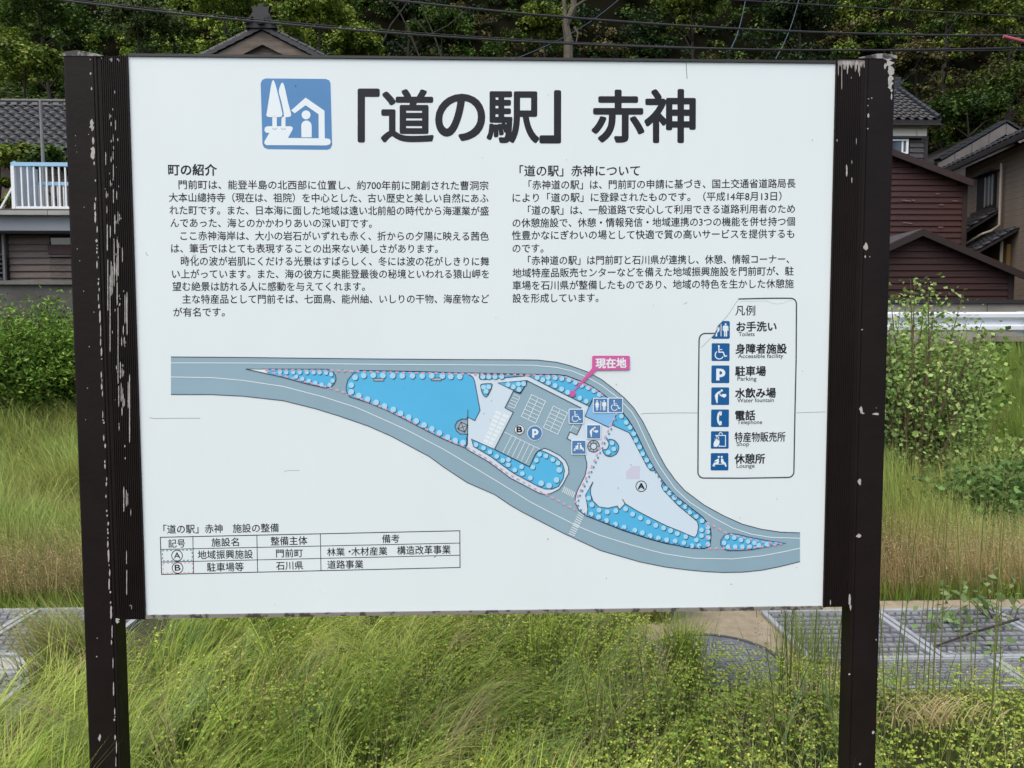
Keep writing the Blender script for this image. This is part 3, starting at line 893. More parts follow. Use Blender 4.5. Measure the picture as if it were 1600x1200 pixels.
for bx0, bx1, by0, by1 in ((584, 599.7, 591.2, 595.2), (674.3, 689.3, 590.5, 594.7)):
    p.poly([(bx0, by0), (bx1, by0), (bx1, by1), (bx0, by1)], 'grey', 5); p.stroke([(bx0, by0), (bx1, by0), (bx1, by1), (bx0, by1)], 1.0, 'line', 6, True)
p.build()

T = []
T += [(x, y, 4) for x, y in zz4((110, 360), (205, 400), (285, 450), (370, 505), (445, 555), (515, 545), (515, 610), (595, 675), (680, 635), (690, 720), (790, 775), (905, 480), (985, 500), (1070, 545), (1135, 590), (865, 555), (820, 640))]
T += [(x, y, 4.8) for x, y in zz4((1150, 675), (1115, 800), (1025, 870), (925, 840))]
T += [(x, y, 4.2) for x, y in zz3((245, 288), (340, 288), (435, 288), (540, 285), (255, 450), (335, 445), (295, 515), (640, 410), (720, 445), (800, 400), (880, 395), (810, 485),
      (1095, 298), (1265, 298), (1375, 303), (1480, 315), (1590, 335), (1180, 335), (1270, 380), (1375, 425), (1475, 480), (1570, 530))]
T += [(x, y, 4) for x, y in zz5((85, 515), (185, 545), (290, 578), (390, 622), (490, 660), (580, 705), (665, 765), (70, 680), (165, 730), (250, 765), (360, 820), (460, 870))]
T += [(x, y, 4) for x, y in zz6((865, 260), (930, 345), (980, 410), (1030, 495), (1060, 585), (1110, 675), (1150, 765), (1205, 850), (1250, 930), (740, 620), (765, 700), (690, 745))]
T += [(x, y, 4.2) for x, y in zz7((340, 500), (385, 590), (480, 660), (590, 685), (705, 670), (835, 645), (930, 715), (1035, 765), (1140, 820), (1240, 865), (1345, 900), (1440, 935), (1530, 975), (375, 715), (475, 755), (580, 800), (700, 850), (815, 890), (960, 930),
      (1060, 965), (1165, 1005), (1275, 1035), (1385, 1060), (1500, 1075), (1370, 370), (1425, 430), (1490, 495))]
T += [(x, y, 4) for x, y in zz8((55, 730), (130, 765), (210, 790), (320, 825), (375, 780), (375, 720), (20, 820), (100, 840), (190, 855), (275, 885), (350, 885), (380, 625), (320, 580), (255, 535), (205, 478), (145, 435), (90, 385), (40, 340), (440, 690), (440, 740), (445, 800), (440, 870),
      (640, 795), (715, 800), (785, 825), (860, 840), (925, 855), (970, 880), (610, 855), (650, 895), (725, 895), (800, 895), (875, 895), (1055, 868))]
T += [(x, y, 3.6) for x, y in zz1((460, 330), (540, 335), (625, 335), (708, 335), (795, 335), (880, 335), (955, 335), (1035, 340), (1100, 360), (1118, 440), (1080, 490), (980, 488), (903, 465), (820, 440), (740, 415), (660, 388))]
T += [(x, y, 4.8) for x, y in zz2((165, 265), (125, 345), (125, 415), (205, 455), (295, 492), (385, 525), (472, 563), (565, 598), (640, 640), (725, 680), (803, 718), (885, 760), (965, 800), (1045, 843), (1130, 888), (1210, 922), (1290, 945),
      (255, 245), (355, 242), (455, 245), (557, 248), (657, 248), (762, 248), (865, 250), (963, 248), (1075, 250), (1162, 256), (1255, 256))]
T += [(x, y, 3.2) for x, y in zz2((1512, 365), (1558, 362), (1530, 418))]
pt = Print('map_tree_symbols')
done = []
for x, y, r in T:
    if any(math.hypot(x - a, y - b) < 4.5 for a, b in done): continue
    k = (len(done) % 5) * .12
    done.append((x, y))
    pt.disc(x + .75, y + .75, r, 'line', 6 + k, 12); pt.disc(x, y, r - .15, 'tree', 7 + k, 9)
for o in pt.build(): tag(o, kind='stuff')

pl = Print('map_lane_lines')
for q in ([(267, 567), (380, 567.2), (480, 568), (580, 569), (730, 570), (830, 570.6), (870, 574), (895, 580), (921, 591), (940, 602), (965, 621), (976, 632), (986.7, 643), (996, 658.5), (1010, 689), (1020, 710), (1030, 728), (1040, 742.5), (1055, 763.5), (1077.5, 784.5), (1115, 809), (1145, 825), (1175, 834.8), (1205, 839.6), (1250, 841)],
          [(267, 589), (330, 590), (380, 594.4), (442.5, 603.8), (505, 620), (555, 636), (575, 644.5), (635, 671.5), (695, 703), (740, 730), (780, 754), (830, 785), (859, 800), (880, 810.5), (904.5, 823), (938, 836.6), (985, 851), (1017.6, 860), (1040, 865.5), (1085, 872.3), (1145, 873.3), (1190, 868.5), (1225, 862), (1250, 856.5)]):
    pl.stroke(q, 1.15, 'white', 3)
for c4, nr in (([(830.5, 616.5), (852.5, 627), (837, 661), (814.5, 650.5)], 6), ([(864.5, 634.5), (887, 645), (871.5, 678.5), (849, 668)], 6)):
    Q = quad_map(c4); pl.stroke(c4, 1, 'white', 4, True); pl.stroke([Q(.48, 0), Q(.48, 1)], 1, 'white', 4)
    for k in range(1, nr): pl.stroke([Q(0, k / nr), Q(1, k / nr)], .9, 'white', 4)
pl.stroke([(812.5, 620.5), (804, 638)], .9, 'white', 4)
for k in range(5): 
    t = k / 4; pl.stroke([(802.3 - 8.6 * t, 616 + 18 * t), (812.6 - 8.6 * t, 620.6 + 17.4 * t)], .9, 'white', 4)
pl.stroke(zz4((465, 200), (910, 415)), .9, 'white', 4)
for a, b, c, d in ((555, 250, 445, 460), (610, 275, 500, 485), (665, 300, 560, 515), (720, 330, 620, 540), (775, 355, 675, 565), (835, 385, 730, 590)): pl.stroke(zz4((a, b), (c, d)), .9, 'white', 4)
pl.stroke(zz6((225, 370), (180, 460)), .9, 'white', 4); pl.stroke(zz6((215, 395), (290, 435)), .9, 'white', 4)
for k in range(11):
    t = k / 10; a = np.array(zz7((205, 690))[0]) * (1 - t) + np.array(zz7((75, 970))[0]) * t; b = np.array(zz7((278, 740))[0]) * (1 - t) + np.array(zz7((155, 1005))[0]) * t
    pl.stroke([a, b], 1.3, 'white', 4)
for k in range(7):
    a = np.array(zz7((20 + 22.5 * k, 345 + 12 * k))[0]); pl.stroke([a, a + np.array([-3.2, 9])], 1.3, 'white', 4)
pl.build()

pd = Print('map_boundary_dashes')
for q in ([(414, 578), (480, 578.6), (522, 579), (560, 580.5), (640, 582.3), (730, 584.2), (820, 586), (870, 587.3), (885, 589.5), (905, 597), (924, 605.5), (938, 615), (946, 621)],
          [(416, 579.5), (440, 586.5), (480, 597.5), (508, 604), (543, 615), (575, 627.5), (602, 638.5), (635, 654.5), (669.5, 672.5), (707, 690.5), (733.7, 700.6), (759, 715.6), (792, 738.7), (833.7, 762), (886, 790), (899, 797)],
          [(968, 634), (962, 649), (953, 666.7), (940, 693.5), (923.7, 729.7), (911, 756.5), (903, 774), (898.7, 786)],
          [(1104, 817), (1116, 822), (1134, 832.5), (1160, 840), (1190, 846.5), (1222, 850), (1198, 853.5), (1160, 857.5), (1134, 857), (1105, 857), (1104, 817)]):
    dashes(pd, q, 4.8, 5.4, 2.6, 'white', 8, 0); dashes(pd, q, 4.4, 5.8, 2.1, 'pink', 9, 0)
for q in ([(965, 652), (956, 668.5), (943, 696), (927, 731.5), (914.5, 757.5), (905.5, 776), (902.5, 788), (906, 795), (914, 803), (938, 812.5), (973, 826.5), (1014, 840), (1040, 846.6), (1070, 852.5), (1100, 854.5)],
          [(1022, 734), (1036, 756), (1055, 776), (1077.5, 794.5), (1096, 809)]):
    dashes(pd, q, 3.0, 5.2, 2.4, 'navy', 9, 3)
pd.build()

pq = Print('map_marker')
pq.disc(811.5, 671.2, 8.6, 'white', 5, 24); pq.ring(811.5, 671.2, 7.6, 1.1, 'ink', 6)
pq.ring(1001.9, 759.7, 8.3, 1.1, 'ink', 4)
pq.disc(835.7, 676.7, 12, 'white', 5, 28); pq.disc(835.7, 676.7, 11, 'msign', 6, 28)
for q_, c_, l_ in ((((.30, .18), (.52, .18), (.66, .22), (.76, .33), (.78, .42), (.74, .56), (.63, .64), (.50, .66), (.46, .66), (.46, .85), (.30, .85)), 'white', 7), (((.46, .33), (.52, .33), (.58, .36), (.60, .42), (.58, .48), (.52, .51), (.46, .51)), 'msign', 8)):
    pq.poly([(825.5 + 20.4 * u, 666.5 + 20.4 * v) for u, v in q_], c_, l_)
pq.build()
place_text('text_line', 'B', 807.4, 671.3, 815.8, 671.3, 10, 0.03, latin=True, L=8)
place_text('text_line', 'A', 996.8, 760, 1007, 760, 10.5, 0.03, latin=True, L=8)
for kind, x0, y0, x1, y1 in (('toilet', 927.7, 622.8, 949, 644), ('wheel', 951, 622.6, 972.3, 643.8), ('wheel', 889.8, 640, 911, 661), ('water', 917.3, 664.4, 938, 685), ('lounge', 894, 688.7, 914.8, 709)):
    pp = Print('map_pictogram'); picto(pp, kind, [(x0, y0), (x1, y0), (x1, y1), (x0, y1)], 'msign', 11, halo=True); pp.build()
pc = Print('here_marker')
pc.poly([(925.2, 575), (925.2, 558)] + arc(927.7, 558.3, 2.5, 180, 270, 3) + arc(981.6, 558.3, 2.5, 270, 360, 3) + arc(981.6, 575.5, 2.5, 0, 90, 3) + [(932, 578.6), (897.5, 611), (896, 610.4)], 'mag', 12)
pc.disc(894.6, 615, 4.7, 'mag', 12, 20)
pc.build()
place_text('text_line', '現在地', 931, 567.6, 978.3, 567, 15, 0.04, c='white', L=13)

# ---- scratches and specks on the sheet
px_ = Print('surface_scratches')
px_.stroke([(233, 652.6), (242, 654), (270, 653.6), (313, 653.4)], .8, 'scratch', 1)
px_.stroke([(1001, 647), (1010, 645.8), (1060, 645), (1090.5, 645.3)], .8, 'scratch', 1)
px_.stroke([(1244.5, 645), (1290, 643.5)], .7, 'scratch', 1)
px_.stroke([(1072.3, 98), (1072.6, 110), (1073.6, 123)], .8, 'line', 1)
px_.stroke([(228, 393.5), (229, 398), (231.5, 399.6)], .7, 'scratch', 1)
px_.stroke([(444, 736.5), (452, 735), (459, 735.5), (468, 735.2)], .6, 'scratch', 1)
px_.stroke([(1068, 475.5), (1074, 472.3)], .7, 'scratch', 1)
px_.stroke([(1064, 869), (1073, 872.5)], .7, 'scratch', 2)
px_.stroke([(678, 871), (682, 868.5)], 1.6, 'scratch', 1)
for x, y, r in ((1269.5, 218.7, 1.1), (856, 842, 1.3), (1142.5, 912.8, 1.2), (947.5, 903.5, 1), (963, 600.5, 1), (857, 148.3, .8), (885, 249.5, .8), (1254, 580, .8), (1157, 809.5, .8), (1090, 820, .7), (1245, 887, .8), (660, 714, .8), (1214, 780, .9), (500, 925, .7), (430, 945, .7), (775, 496, .7), (754, 247, .7), (1021, 477, .7),
                (756, 646, 1), (768, 626, .9), (766, 656, .8), (671, 667, 1), (435.5, 588, .9), (549.5, 637, .9), (535.5, 577, 1), (631, 605.5, .8), (986, 726.5, 1.1), (966, 762.5, 1.1)):
    px_.disc(x, y, r * .8, 'scratch', 10, 8)
px_.build()

# ================================================================== BUILDINGS BEHIND
TILE = mat('dark_glazed_tile', srgb(37, 39, 42), 0.5, var=0.3, scale=2.2, bump=0.15, bscale=30, spec=0.5)
ROOFUNDER = mat('roof_boarding', srgb(38, 34, 32), 0.9)
FADED = mat('weathered_grey_wood', srgb(112, 102, 94), 0.85, col2=srgb(74, 64, 58), scale=2.5, stretch=(1, 1, 9), bump=0.3, bscale=14)
OLDWOOD = mat('old_brown_board', srgb(88, 74, 66), 0.85, col2=srgb(120, 112, 106), scale=1.6, stretch=(.5, .5, 9), bump=0.3, bscale=16)
REDWOOD = mat('red_brown_painted_board', srgb(68, 38, 36), 0.75, col2=srgb(52, 30, 29), scale=1.4, stretch=(.6, .6, 7), bump=0.25, bscale=20)
REDTRIM = mat('dark_red_brown_trim', srgb(48, 35, 33), 0.8, var=.2, scale=2)
DARKWOOD = mat('dark_stained_board', srgb(136, 122, 106), 0.85, col2=srgb(98, 87, 76), scale=2, stretch=(.6, .6, 8), bump=0.3, bscale=18)
PLASTER = mat('cream_plaster', srgb(216, 212, 198), 0.85, var=0.06, scale=1.2)
CONC = mat('stained_concrete', srgb(92, 90, 87), 0.9, col2=srgb(64, 63, 60), scale=2.2, bump=0.4, bscale=25)
GLASS = mat('window_glass', srgb(60, 70, 78), 0.08, spec=0.8)
BLACKV = mat('dark_opening', srgb(20, 20, 20), 0.9)
WHITEP = mat('white_paint', srgb(226, 230, 230), 0.45, var=.03, scale=3)
SKYP = mat('pale_blue_paint', srgb(150, 190, 218), 0.45, var=.05, scale=3)
GREYM = mat('grey_metal_fascia', srgb(132, 136, 142), 0.55, var=.06, scale=1.5)
ALU = mat('galvanised_steel', srgb(206, 212, 216), 0.45, var=.05, scale=2.0, spec=.5)

def tile_mesh(w, l):
    """one curved pantile: x across, y up the slope, z out of the roof"""
    n = 6; V = []; F = []
    for j, (yy, lift) in enumerate(((0, .045), (l * 1.12, .0))):
        for k in range(n + 1):
            t = k / n
            zc = 0.045 * w / .27 * (math.sin(2 * math.pi * t * .9 + .3)) + lift
            V.append((w * 1.04 * t, yy, zc))
    for k in range(n): F.append((k, k + 1, n + 2 + k, n + 1 + k))
    o = len(V)
    for k in range(n + 1): V.append((V[k][0], 0.0, V[k][2] - .028))
    for k in range(n): F.append((o + k, o + k + 1, k + 1, k))
    me = bpy.data.meshes.new('roof_tile'); me.from_pydata(V, [], F); me.update()
    me.polygons.foreach_set('use_smooth', [True] * len(me.polygons))
    me.materials.append(TILE)
    return me

def tiled_slope(parent, eave_l, eave_r, ridge_l, w=.27, l=.28, start_skip=0, roofpart=None):
    """roof plane: eave from eave_l to eave_r, sloping up to ridge_l (above eave_l)"""
    A, B, C = Vector(eave_l), Vector(eave_r), Vector(ridge_l)
    ex = (B - A).normalized(); ey = (C - A); ey = (ey - ex * ey.dot(ex)); H = ey.length; ey.normalize(); ez = ex.cross(ey)
    nx = max(1, round((B - A).length / w)); ny = max(1, round(H / l))
    w2, l2 = (B - A).length / nx, H / ny
    me = tile_mesh(w2, l2)
    base = Matrix((ex, ey, ez)).transposed().to_4x4()
    host = roofpart or parent
    inv = full_matrix(host).inverted()
    for j in range(ny):
        for i in range(nx):
            M_ = base.copy()
            M_.translation = A + ex * (i * w2 + random.uniform(-.004, .004)) + ey * (j * l2) + ez * random.uniform(0.0, .008)
            o = bpy.data.objects.new('roof_tile', me)
            COL.objects.link(o); o.parent = host; o.matrix_parent_inverse = inv; o.matrix_basis = M_
    return ex, ey, ez

def boards(parent, A, B, z0, z1, pitch, m, name='wall_board', clip=None, host=None, thick=.022, gap=.012):
    """lapped horizontal boards on the vertical wall from A to B (xy), proud towards the camera; clip(z)->(t0,t1) along AB"""
    A, B = Vector((A[0], A[1], 0)), Vector((B[0], B[1], 0))
    d = (B - A); L = d.length; d.normalize(); n = Vector((d.y, -d.x, 0))
    if n.y > 0 and abs(n.y) > abs(n.x) * 0.05: n = -n
    if abs(n.y) <= abs(n.x) * .05 and n.x > 0: n = -n
    z = z0; cache = {}
    while z < z1 - 0.02:
        h = min(pitch, z1 - z)
        t0, t1 = clip(z + h * .5) if clip else (0, 1)
        if t1 - t0 > 0.02:
            ln = (t1 - t0) * L
            key = (round(ln, 3), round(h, 3))
            if key not in cache:
                mb = MB()
                a, b = thick + .022, thick * .35
                mb.hexa([Vector((0, 0, 0)), Vector((ln, 0, 0)), Vector((ln, -a, 0)), Vector((0, -a, 0)),
                         Vector((0, 0, h - .004)), Vector((ln, 0, h - .004)), Vector((ln, -b, h - .004)), Vector((0, -b, h - .004))])
                me = mb.mesh(name); me.materials.append(m); cache[key] = me
            o = bpy.data.objects.new(name, cache[key]); COL.objects.link(o)
            hp = host or parent
            o.parent = hp; o.matrix_parent_inverse = full_matrix(hp).inverted()
            M_ = Matrix((d, -n, Vector((0, 0, 1)))).transposed().to_4x4()
            M_.translation = A + d * (t0 * L) + Vector((0, 0, z)) + n * (0.002 + random.uniform(0, .004))
            o.matrix_basis = M_
        z += pitch

# ---- A: left house with balcony (16 m)
hd = 16.0
zA = lambda py, d=hd: W(60, py, d).z
base = empty('grey_fascia_house', (-12.5, Y(hd + 3), 1.3), 'low weathered timber building under a grey metal fascia, left of the sign', 'house')
xl, xr = -19.0, -6.6
zt0, zt1 = zA(366), zA(337)
mb = MB(); mb.box((xl, Y(hd), 1.3), (xr, Y(hd + 6), zt0)); mb.build('wall', mat('dark_inner_wall', srgb(48, 42, 38), .9), base)
mb = MB(); mb.box((xl - .4, Y(hd - .55), zt0), (xr + .4, Y(hd + 6.3), zt1)); mb.build('fascia', GREYM, base)
mb = MB(); mb.box((xl - .45, Y(hd - .62), zt1 + .002), (xr + .45, Y(hd + 6.4), zA(334))); mb.build('roof_slab', CONC, base)
gx = W(102, 340, hd - .65)
mb = MB()
k = xl - .45
while k < xr + .4:
    mb.box((k, Y(hd - .70), zA(344)), (min(k + 1.22, xr + .45) - .012, Y(hd - .621), zA(337.5))); k += 1.22
mb.build('gutter', mat('pale_gutter', srgb(150, 150, 144), .6, var=.15, scale=3), base)
ax0, ax1 = W(17.5, 400, hd).x, W(101, 400, hd).x
boards(base, (ax0, Y(hd - .03)), (W(81, 400, hd).x, Y(hd - .03)), 1.45, zt0 - .02, .135, OLDWOOD)
boards(base, (W(81.3, 400, hd).x, Y(hd - .03)), (xr, Y(hd - .03)), 1.45, zA(402), .135, FADED)
mb = MB(); mb.box((W(80, 400, hd).x, Y(hd - .12), zA(398)), (xr, Y(hd - .031), zA(383))); mb.build('window_box', mat('dull_maroon_panel', srgb(72, 52, 52), .8, var=.15, scale=2), base)
mb = MB(); mb.box((W(81.5, 400, hd).x, Y(hd - .10), zA(402)), (xr, Y(hd - .031), zA(398.6))); mb.build('window_sill', FADED, base)
mb = MB(); mb.box((W(82, 400, hd).x, Y(hd - .04), zA(383) + .003), (xr, Y(hd - .032), zA(372))); mb.build('window_pane', GLASS, base)
mb = MB(); mb.box((W(13, 400, hd).x, Y(hd - .2), 1.3), (W(16.5, 400, hd).x, Y(hd - .14), zt0)); mb.build('corner_post', mat('grey_post', srgb(120, 118, 116), .7), base)
# stacked spare tiles standing in the open bay at the left
pile = empty('tile_stack', (W(2, 400, hd - .1).x, Y(hd - .25), 1.3), 'stack of dark curved roof tiles in the open bay left of the board wall', 'roof tiles')
me_t = None
for q in range(9):
    for r_ in range(14):
        mb = MB()
        if me_t is None:
            pts = [Vector((.13 * math.cos(a), 0, .06 * math.sin(a))) for a in [math.pi * k / 6 for k in range(7)]]
            pts2 = [p * .82 for p in reversed(pts)]
            mb.prism([p for p in pts + pts2], (0, .2, 0)); me_t = mb.mesh('tile'); me_t.materials.append(mat('pale_old_tile', srgb(120, 118, 116), .7, var=.3, scale=6))
        o = bpy.data.objects.new('tile', me_t); COL.objects.link(o); o.parent = pile
        o.matrix_parent_inverse = full_matrix(pile).inverted()
        o.matrix_basis = Matrix.Translation((W(2, 400, hd).x - .2 - q * .27 + .2 + random.uniform(-.02, .02), Y(hd - .3), 2.0 + r_ * .095)) @ Matrix.Rotation(random.uniform(-.1, .1), 4, 'Y')
mb = MB(); mb.box((xl + .2, Y(hd - .42), 1.3), (W(11, 400, hd).x, Y(hd - .08), 1.99)); mb.build('pallet', FADED, pile)

# balcony standing on the flat roof
bal = empty('balcony_rail', (W(60, 333, hd).x, Y(hd + .3), zA(334)), 'small balcony with pale blue top rail and white balusters on the flat roof', 'balcony')
bx0, bx1 = W(22, 300, hd).x, W(172, 300, hd).x
bz0, bz1 = zA(333) + .002, zA(254)
dep = 0.85
for (ya, nm) in ((hd, 0), (hd + dep, 1)):
    zt = bz1 - (0 if nm == 0 else .22)
    mb = MB(); mb.box((bx0 - .03, Y(ya) - .03, zt - .075), (bx1 + .03, Y(ya) + .03, zt)); mb.build('top_rail', SKYP, bal)
    mb = MB(); mb.box((bx0, Y(ya) - .025, bz0 + .08), (bx1, Y(ya) + .025, bz0 + .13)); mb.build('bottom_rail', WHITEP, bal)
    x = bx0 + .16; bme = None
    while x < bx1 - .06:
        if bme is None:
            mb = MB(); mb.box((-.014, -.014, bz0 + .131), (.014, .014, zt - .076)); bme = mb.mesh('baluster'); bme.materials.append(WHITEP)
        o = bpy.data.objects.new('baluster', bme); COL.objects.link(o); o.parent = bal
        o.matrix_parent_inverse = full_matrix(bal).inverted(); o.matrix_basis = Matrix.Translation((x, Y(ya), 0)); x += .124
    for xx in (bx0, bx1):
        mb = MB(); mb.box((xx - .033, Y(ya) - .035, bz0), (xx + .033, Y(ya) + .035, zt - .076)); mb.build('corner_post', WHITEP, bal)
mb = MB(); mb.box((bx0 - .02, Y(hd) + .036, bz0 + .10), (bx0 + .02, Y(hd + dep) - .036, bz1 - .02)); mb.build('side_panel', mat('pale_panel', srgb(196, 202, 204), .6, var=.04, scale=2), bal)
mb = MB(); mb.box((bx0 - .03, Y(hd) + .036, bz1 - .019), (bx0 + .03, Y(hd + dep) - .036, bz1 + .03)); mb.build('side_rail', SKYP, bal)
mb = MB(); mb.beam((bx0 - .35, Y(hd) + .02, bz0 - .01), (bx0 - .02, Y(hd) + .02, bz0 + .55), .03, .03); mb.build('brace', WHITEP, bal)

# low concrete wall in front of it
wd = 11.6
wall = empty('concrete_wall', (-12, Y(wd), 1.2), 'low stained concrete wall running behind the green weeds at left', 'wall')
mb = MB(); mb.box((-26, Y(wd), 1.0), (-4.6, Y(wd + .25), W(60, 445, wd).z)); mb.build('wall_body', CONC, wall)
mb = MB(); mb.box((-26, Y(wd) - .05, W(60, 445, wd).z + .002), (-4.6, Y(wd + .27), W(60, 438.5, wd).z)); mb.build('coping', mat('pale_concrete_coping', srgb(104, 102, 98), .9, var=.2, scale=4, bump=.3), wall)

# ---- B: tiled roof far left
rb = empty('dark_tiled_house', (-16, Y(24), 2), 'dark tiled pitched roof of a house rising behind the balcony at far left', 'house')
ed, rd = 21.5, 24.2
eL = W(-90, 234, ed); eR = W(150, 234, ed); rz = W(50, 163, rd).z
eR.z = eL.z
slope_rise = rz - eL.z
mb = MB()
mb.hexa([Vector((eL.x, Y(ed), eL.z - .12)), Vector((eR.x, Y(ed), eL.z - .12)), Vector((eR.x, Y(rd), rz - .12)), Vector((eL.x, Y(rd), rz - .12)),
         Vector((eL.x, Y(ed), eL.z - .01)), Vector((eR.x, Y(ed), eL.z - .01)), Vector((eR.x, Y(rd), rz - .01)), Vector((eL.x, Y(rd), rz - .01))])
roofB = mb.build('roof', ROOFUNDER, rb)
tiled_slope(rb, (eL.x, Y(ed), eL.z), (eR.x, Y(ed), eL.z), (eL.x, Y(rd), rz), roofpart=roofB, w=.29, l=.30)
mb = MB(); mb.hexa([Vector((eL.x, Y(rd) + .02, rz - .13)), Vector((eR.x, Y(rd) + .02, rz - .13)), Vector((eR.x, Y(rd + 3), rz - 1.9)), Vector((eL.x, Y(rd + 3), rz - 1.9)), Vector((eL.x, Y(rd) + .02, rz)), Vector((eR.x, Y(rd) + .02, rz)), Vector((eR.x, Y(rd + 3), rz - 1.77)), Vector((eL.x, Y(rd + 3), rz - 1.77))]); mb.build('rear_slope', TILE, rb)
x = eL.x; kk = 0
while x < eR.x - .05:
    mb = MB(); mb.tube([(x, Y(rd), rz + .06), (min(x + .30, eR.x), Y(rd), rz + .06)], [.11, .10], 8); o = mb.build('ridge_tile', TILE, roofB); x += .31
    mb = MB(); mb.box((x - .25, Y(rd) - .20, rz - .07), (x - .08, Y(rd) - .13, rz + .005)); mb.build('ridge_lug', mat('pale_plaster_lug', srgb(120, 120, 118), .8), roofB)
mb = MB(); mb.box((eL.x + .5, Y(ed + .6), 1.5), (eR.x - .5, Y(rd + 2.6), eL.z - .12)); mb.build('wall', DARKWOOD, rb)

# thin pole in front of the tiled roof
pp_ = MB(); a = W(68, 262, 19.5); b = W(63, 157, 19.5)
pp_.tube([(a.x, a.y, a.z - 1.6), a, b], [.05, .045, .035], 8)
o = pp_.build('aerial_pole', mat('grey_pole', srgb(122, 122, 120), .6, var=.15, scale=5)); tag(o, 'thin grey pole standing in front of the dark tiled roof', 'pole')

# ---- C: gabled roof peeping over the sign
gd = 22.0
apex = W(410, 48, gd)
gc = empty('gabled_house', (apex.x, Y(gd + 3), 1.5), 'house gable with ridge ornament peeping over the top edge of the sign', 'house')
Lf, Rt = W(262, 106, gd), W(566, 118, gd)
sl = (Lf.z - apex.z) / (Lf.x - apex.x); sr = (Rt.z - apex.z) / (Rt.x - apex.x)
lx = apex.x - 3.6; rx = apex.x + 3.6
lz = apex.z - 3.6 * .50; rz2 = lz
depth = 7.0
mb = MB()
for sx, ex_ in ((-1, lx), (1, rx)):
    mb.hexa([Vector((apex.x, Y(gd), apex.z - .10)), Vector((ex_, Y(gd), lz - .10)), Vector((ex_, Y(gd + depth), lz - .10)), Vector((apex.x, Y(gd + depth), apex.z - .10)),
             Vector((apex.x, Y(gd), apex.z)), Vector((ex_, Y(gd), lz)), Vector((ex_, Y(gd + depth), lz)), Vector((apex.x, Y(gd + depth), apex.z))])
roofC = mb.build('roof', ROOFUNDER, gc)
# rake tiles: chunky overlapping pieces down both edges
for sx, ex_ in ((-1, lx), (1, rx)):
    v = Vector((ex_ - apex.x, 0, lz - apex.z)); L = v.length; v.normalize(); up_ = Vector((-v.z * (1 if v.x > 0 else -1), 0, abs(v.x)))
    mb = MB(); mb.hexa([Vector((0, -.10, 0)), Vector((0, .32, 0)), Vector((.30, .32, .02)), Vector((.30, -.10, .02)), Vector((0, -.10, .10)), Vector((0, .32, .12)), Vector((.30, .32, .15)), Vector((.30, -.10, .13))])
    me = mb.mesh('rake_tile'); me.materials.append(TILE)
    n = int(L / .27)
    for i in range(n):
        o = bpy.data.objects.new('rake_tile', me); COL.objects.link(o); o.parent = roofC; o.matrix_parent_inverse = full_matrix(roofC).inverted()
        M_ = Matrix((v, Vector((0, 1, 0)), up_)).transposed().to_4x4(); M_.translation = Vector((apex.x, Y(gd), apex.z)) + v * (i * .27) + up_ * .003
        o.matrix_basis = M_
    mb = MB()      # rounded cap row
    for i in range(n):
        p0 = Vector((apex.x, Y(gd) + .02, apex.z + .16)) + v * (i * .27); mb.tube([p0, p0 + v * .25], [.075, .085], 7)
    tag(mb.build('rake_cap_row', TILE, roofC), kind='stuff')
    mb = MB()      # barge board
    mb.hexa([Vector((apex.x, Y(gd) - .03, apex.z - .38)), Vector((ex_, Y(gd) - .03, lz - .34)), Vector((ex_, Y(gd) + .02, lz - .34)), Vector((apex.x, Y(gd) + .02, apex.z - .38)),
             Vector((apex.x, Y(gd) - .03, apex.z - .012)), Vector((ex_, Y(gd) - .03, lz - .012)), Vector((ex_, Y(gd) + .02, lz - .012)), Vector((apex.x, Y(gd) + .02, apex.z - .012))])
    mb.build('barge_board', mat('silvered_barge_board', srgb(122, 112, 100), .85, col2=srgb(84, 74, 66), scale=2, stretch=(1, 1, 5)), gc)
mb = MB(); mb.prism([Vector((lx + .15, Y(gd + .12), lz - .12)), Vector((rx - .15, Y(gd + .12), lz - .12)), Vector((apex.x, Y(gd + .12), apex.z - .14))], (0, .1, 0)); mb.build('gable_wall', OLDWOOD, gc)
mb = MB(); mb.box((lx + .6, Y(gd + .5), 1.5), (rx - .6, Y(gd + depth), lz - .255)); mb.build('wall', PLASTER, gc)
# ridge-end ornament
mb = MB()
az_ = apex.z
prof = [(-.50, -.14), (-.44, .06), (-.32, .16), (-.30, .30), (-.24, .36), (-.26, .46), (-.30, .54), (-.14, .52), (-.08, .54), (-.05, .63), (.06, .63), (.09, .54), (.15, .52), (.30, .56), (.26, .46), (.25, .36), (.31, .28), (.33, .16), (.45, .06), (.50, -.14)]
mb.prism([Vector((apex.x + a * .85, Y(gd) - .16, az_ + .14 + b * .84)) for a, b in prof][::-1], (0, .16, 0)); 
mb.tube([(apex.x, Y(gd) - .26, az_ + .22), (apex.x, Y(gd) - .14, az_ + .22)], .13, 10)
for sx in (-1, 1): mb.tube([(apex.x + sx * .22, Y(gd) - .22, az_ + .30), (apex.x + sx * .30, Y(gd) - .22, az_ + .18), (apex.x + sx * .42, Y(gd) - .22, az_ + .12)], .05, 6)
mb.build('ridge_ornament', mat('black_clay', srgb(28, 28, 30), .6, var=.2, scale=6), roofC)
for k in range(20):
    mb = MB(); yy = Y(gd) + .02 + k * .34; mb.tube([(apex.x, yy, az_ + .18), (apex.x, yy + .32, az_ + .18)], [.15, .14], 8); mb.build('ridge_tile', TILE, roofC)

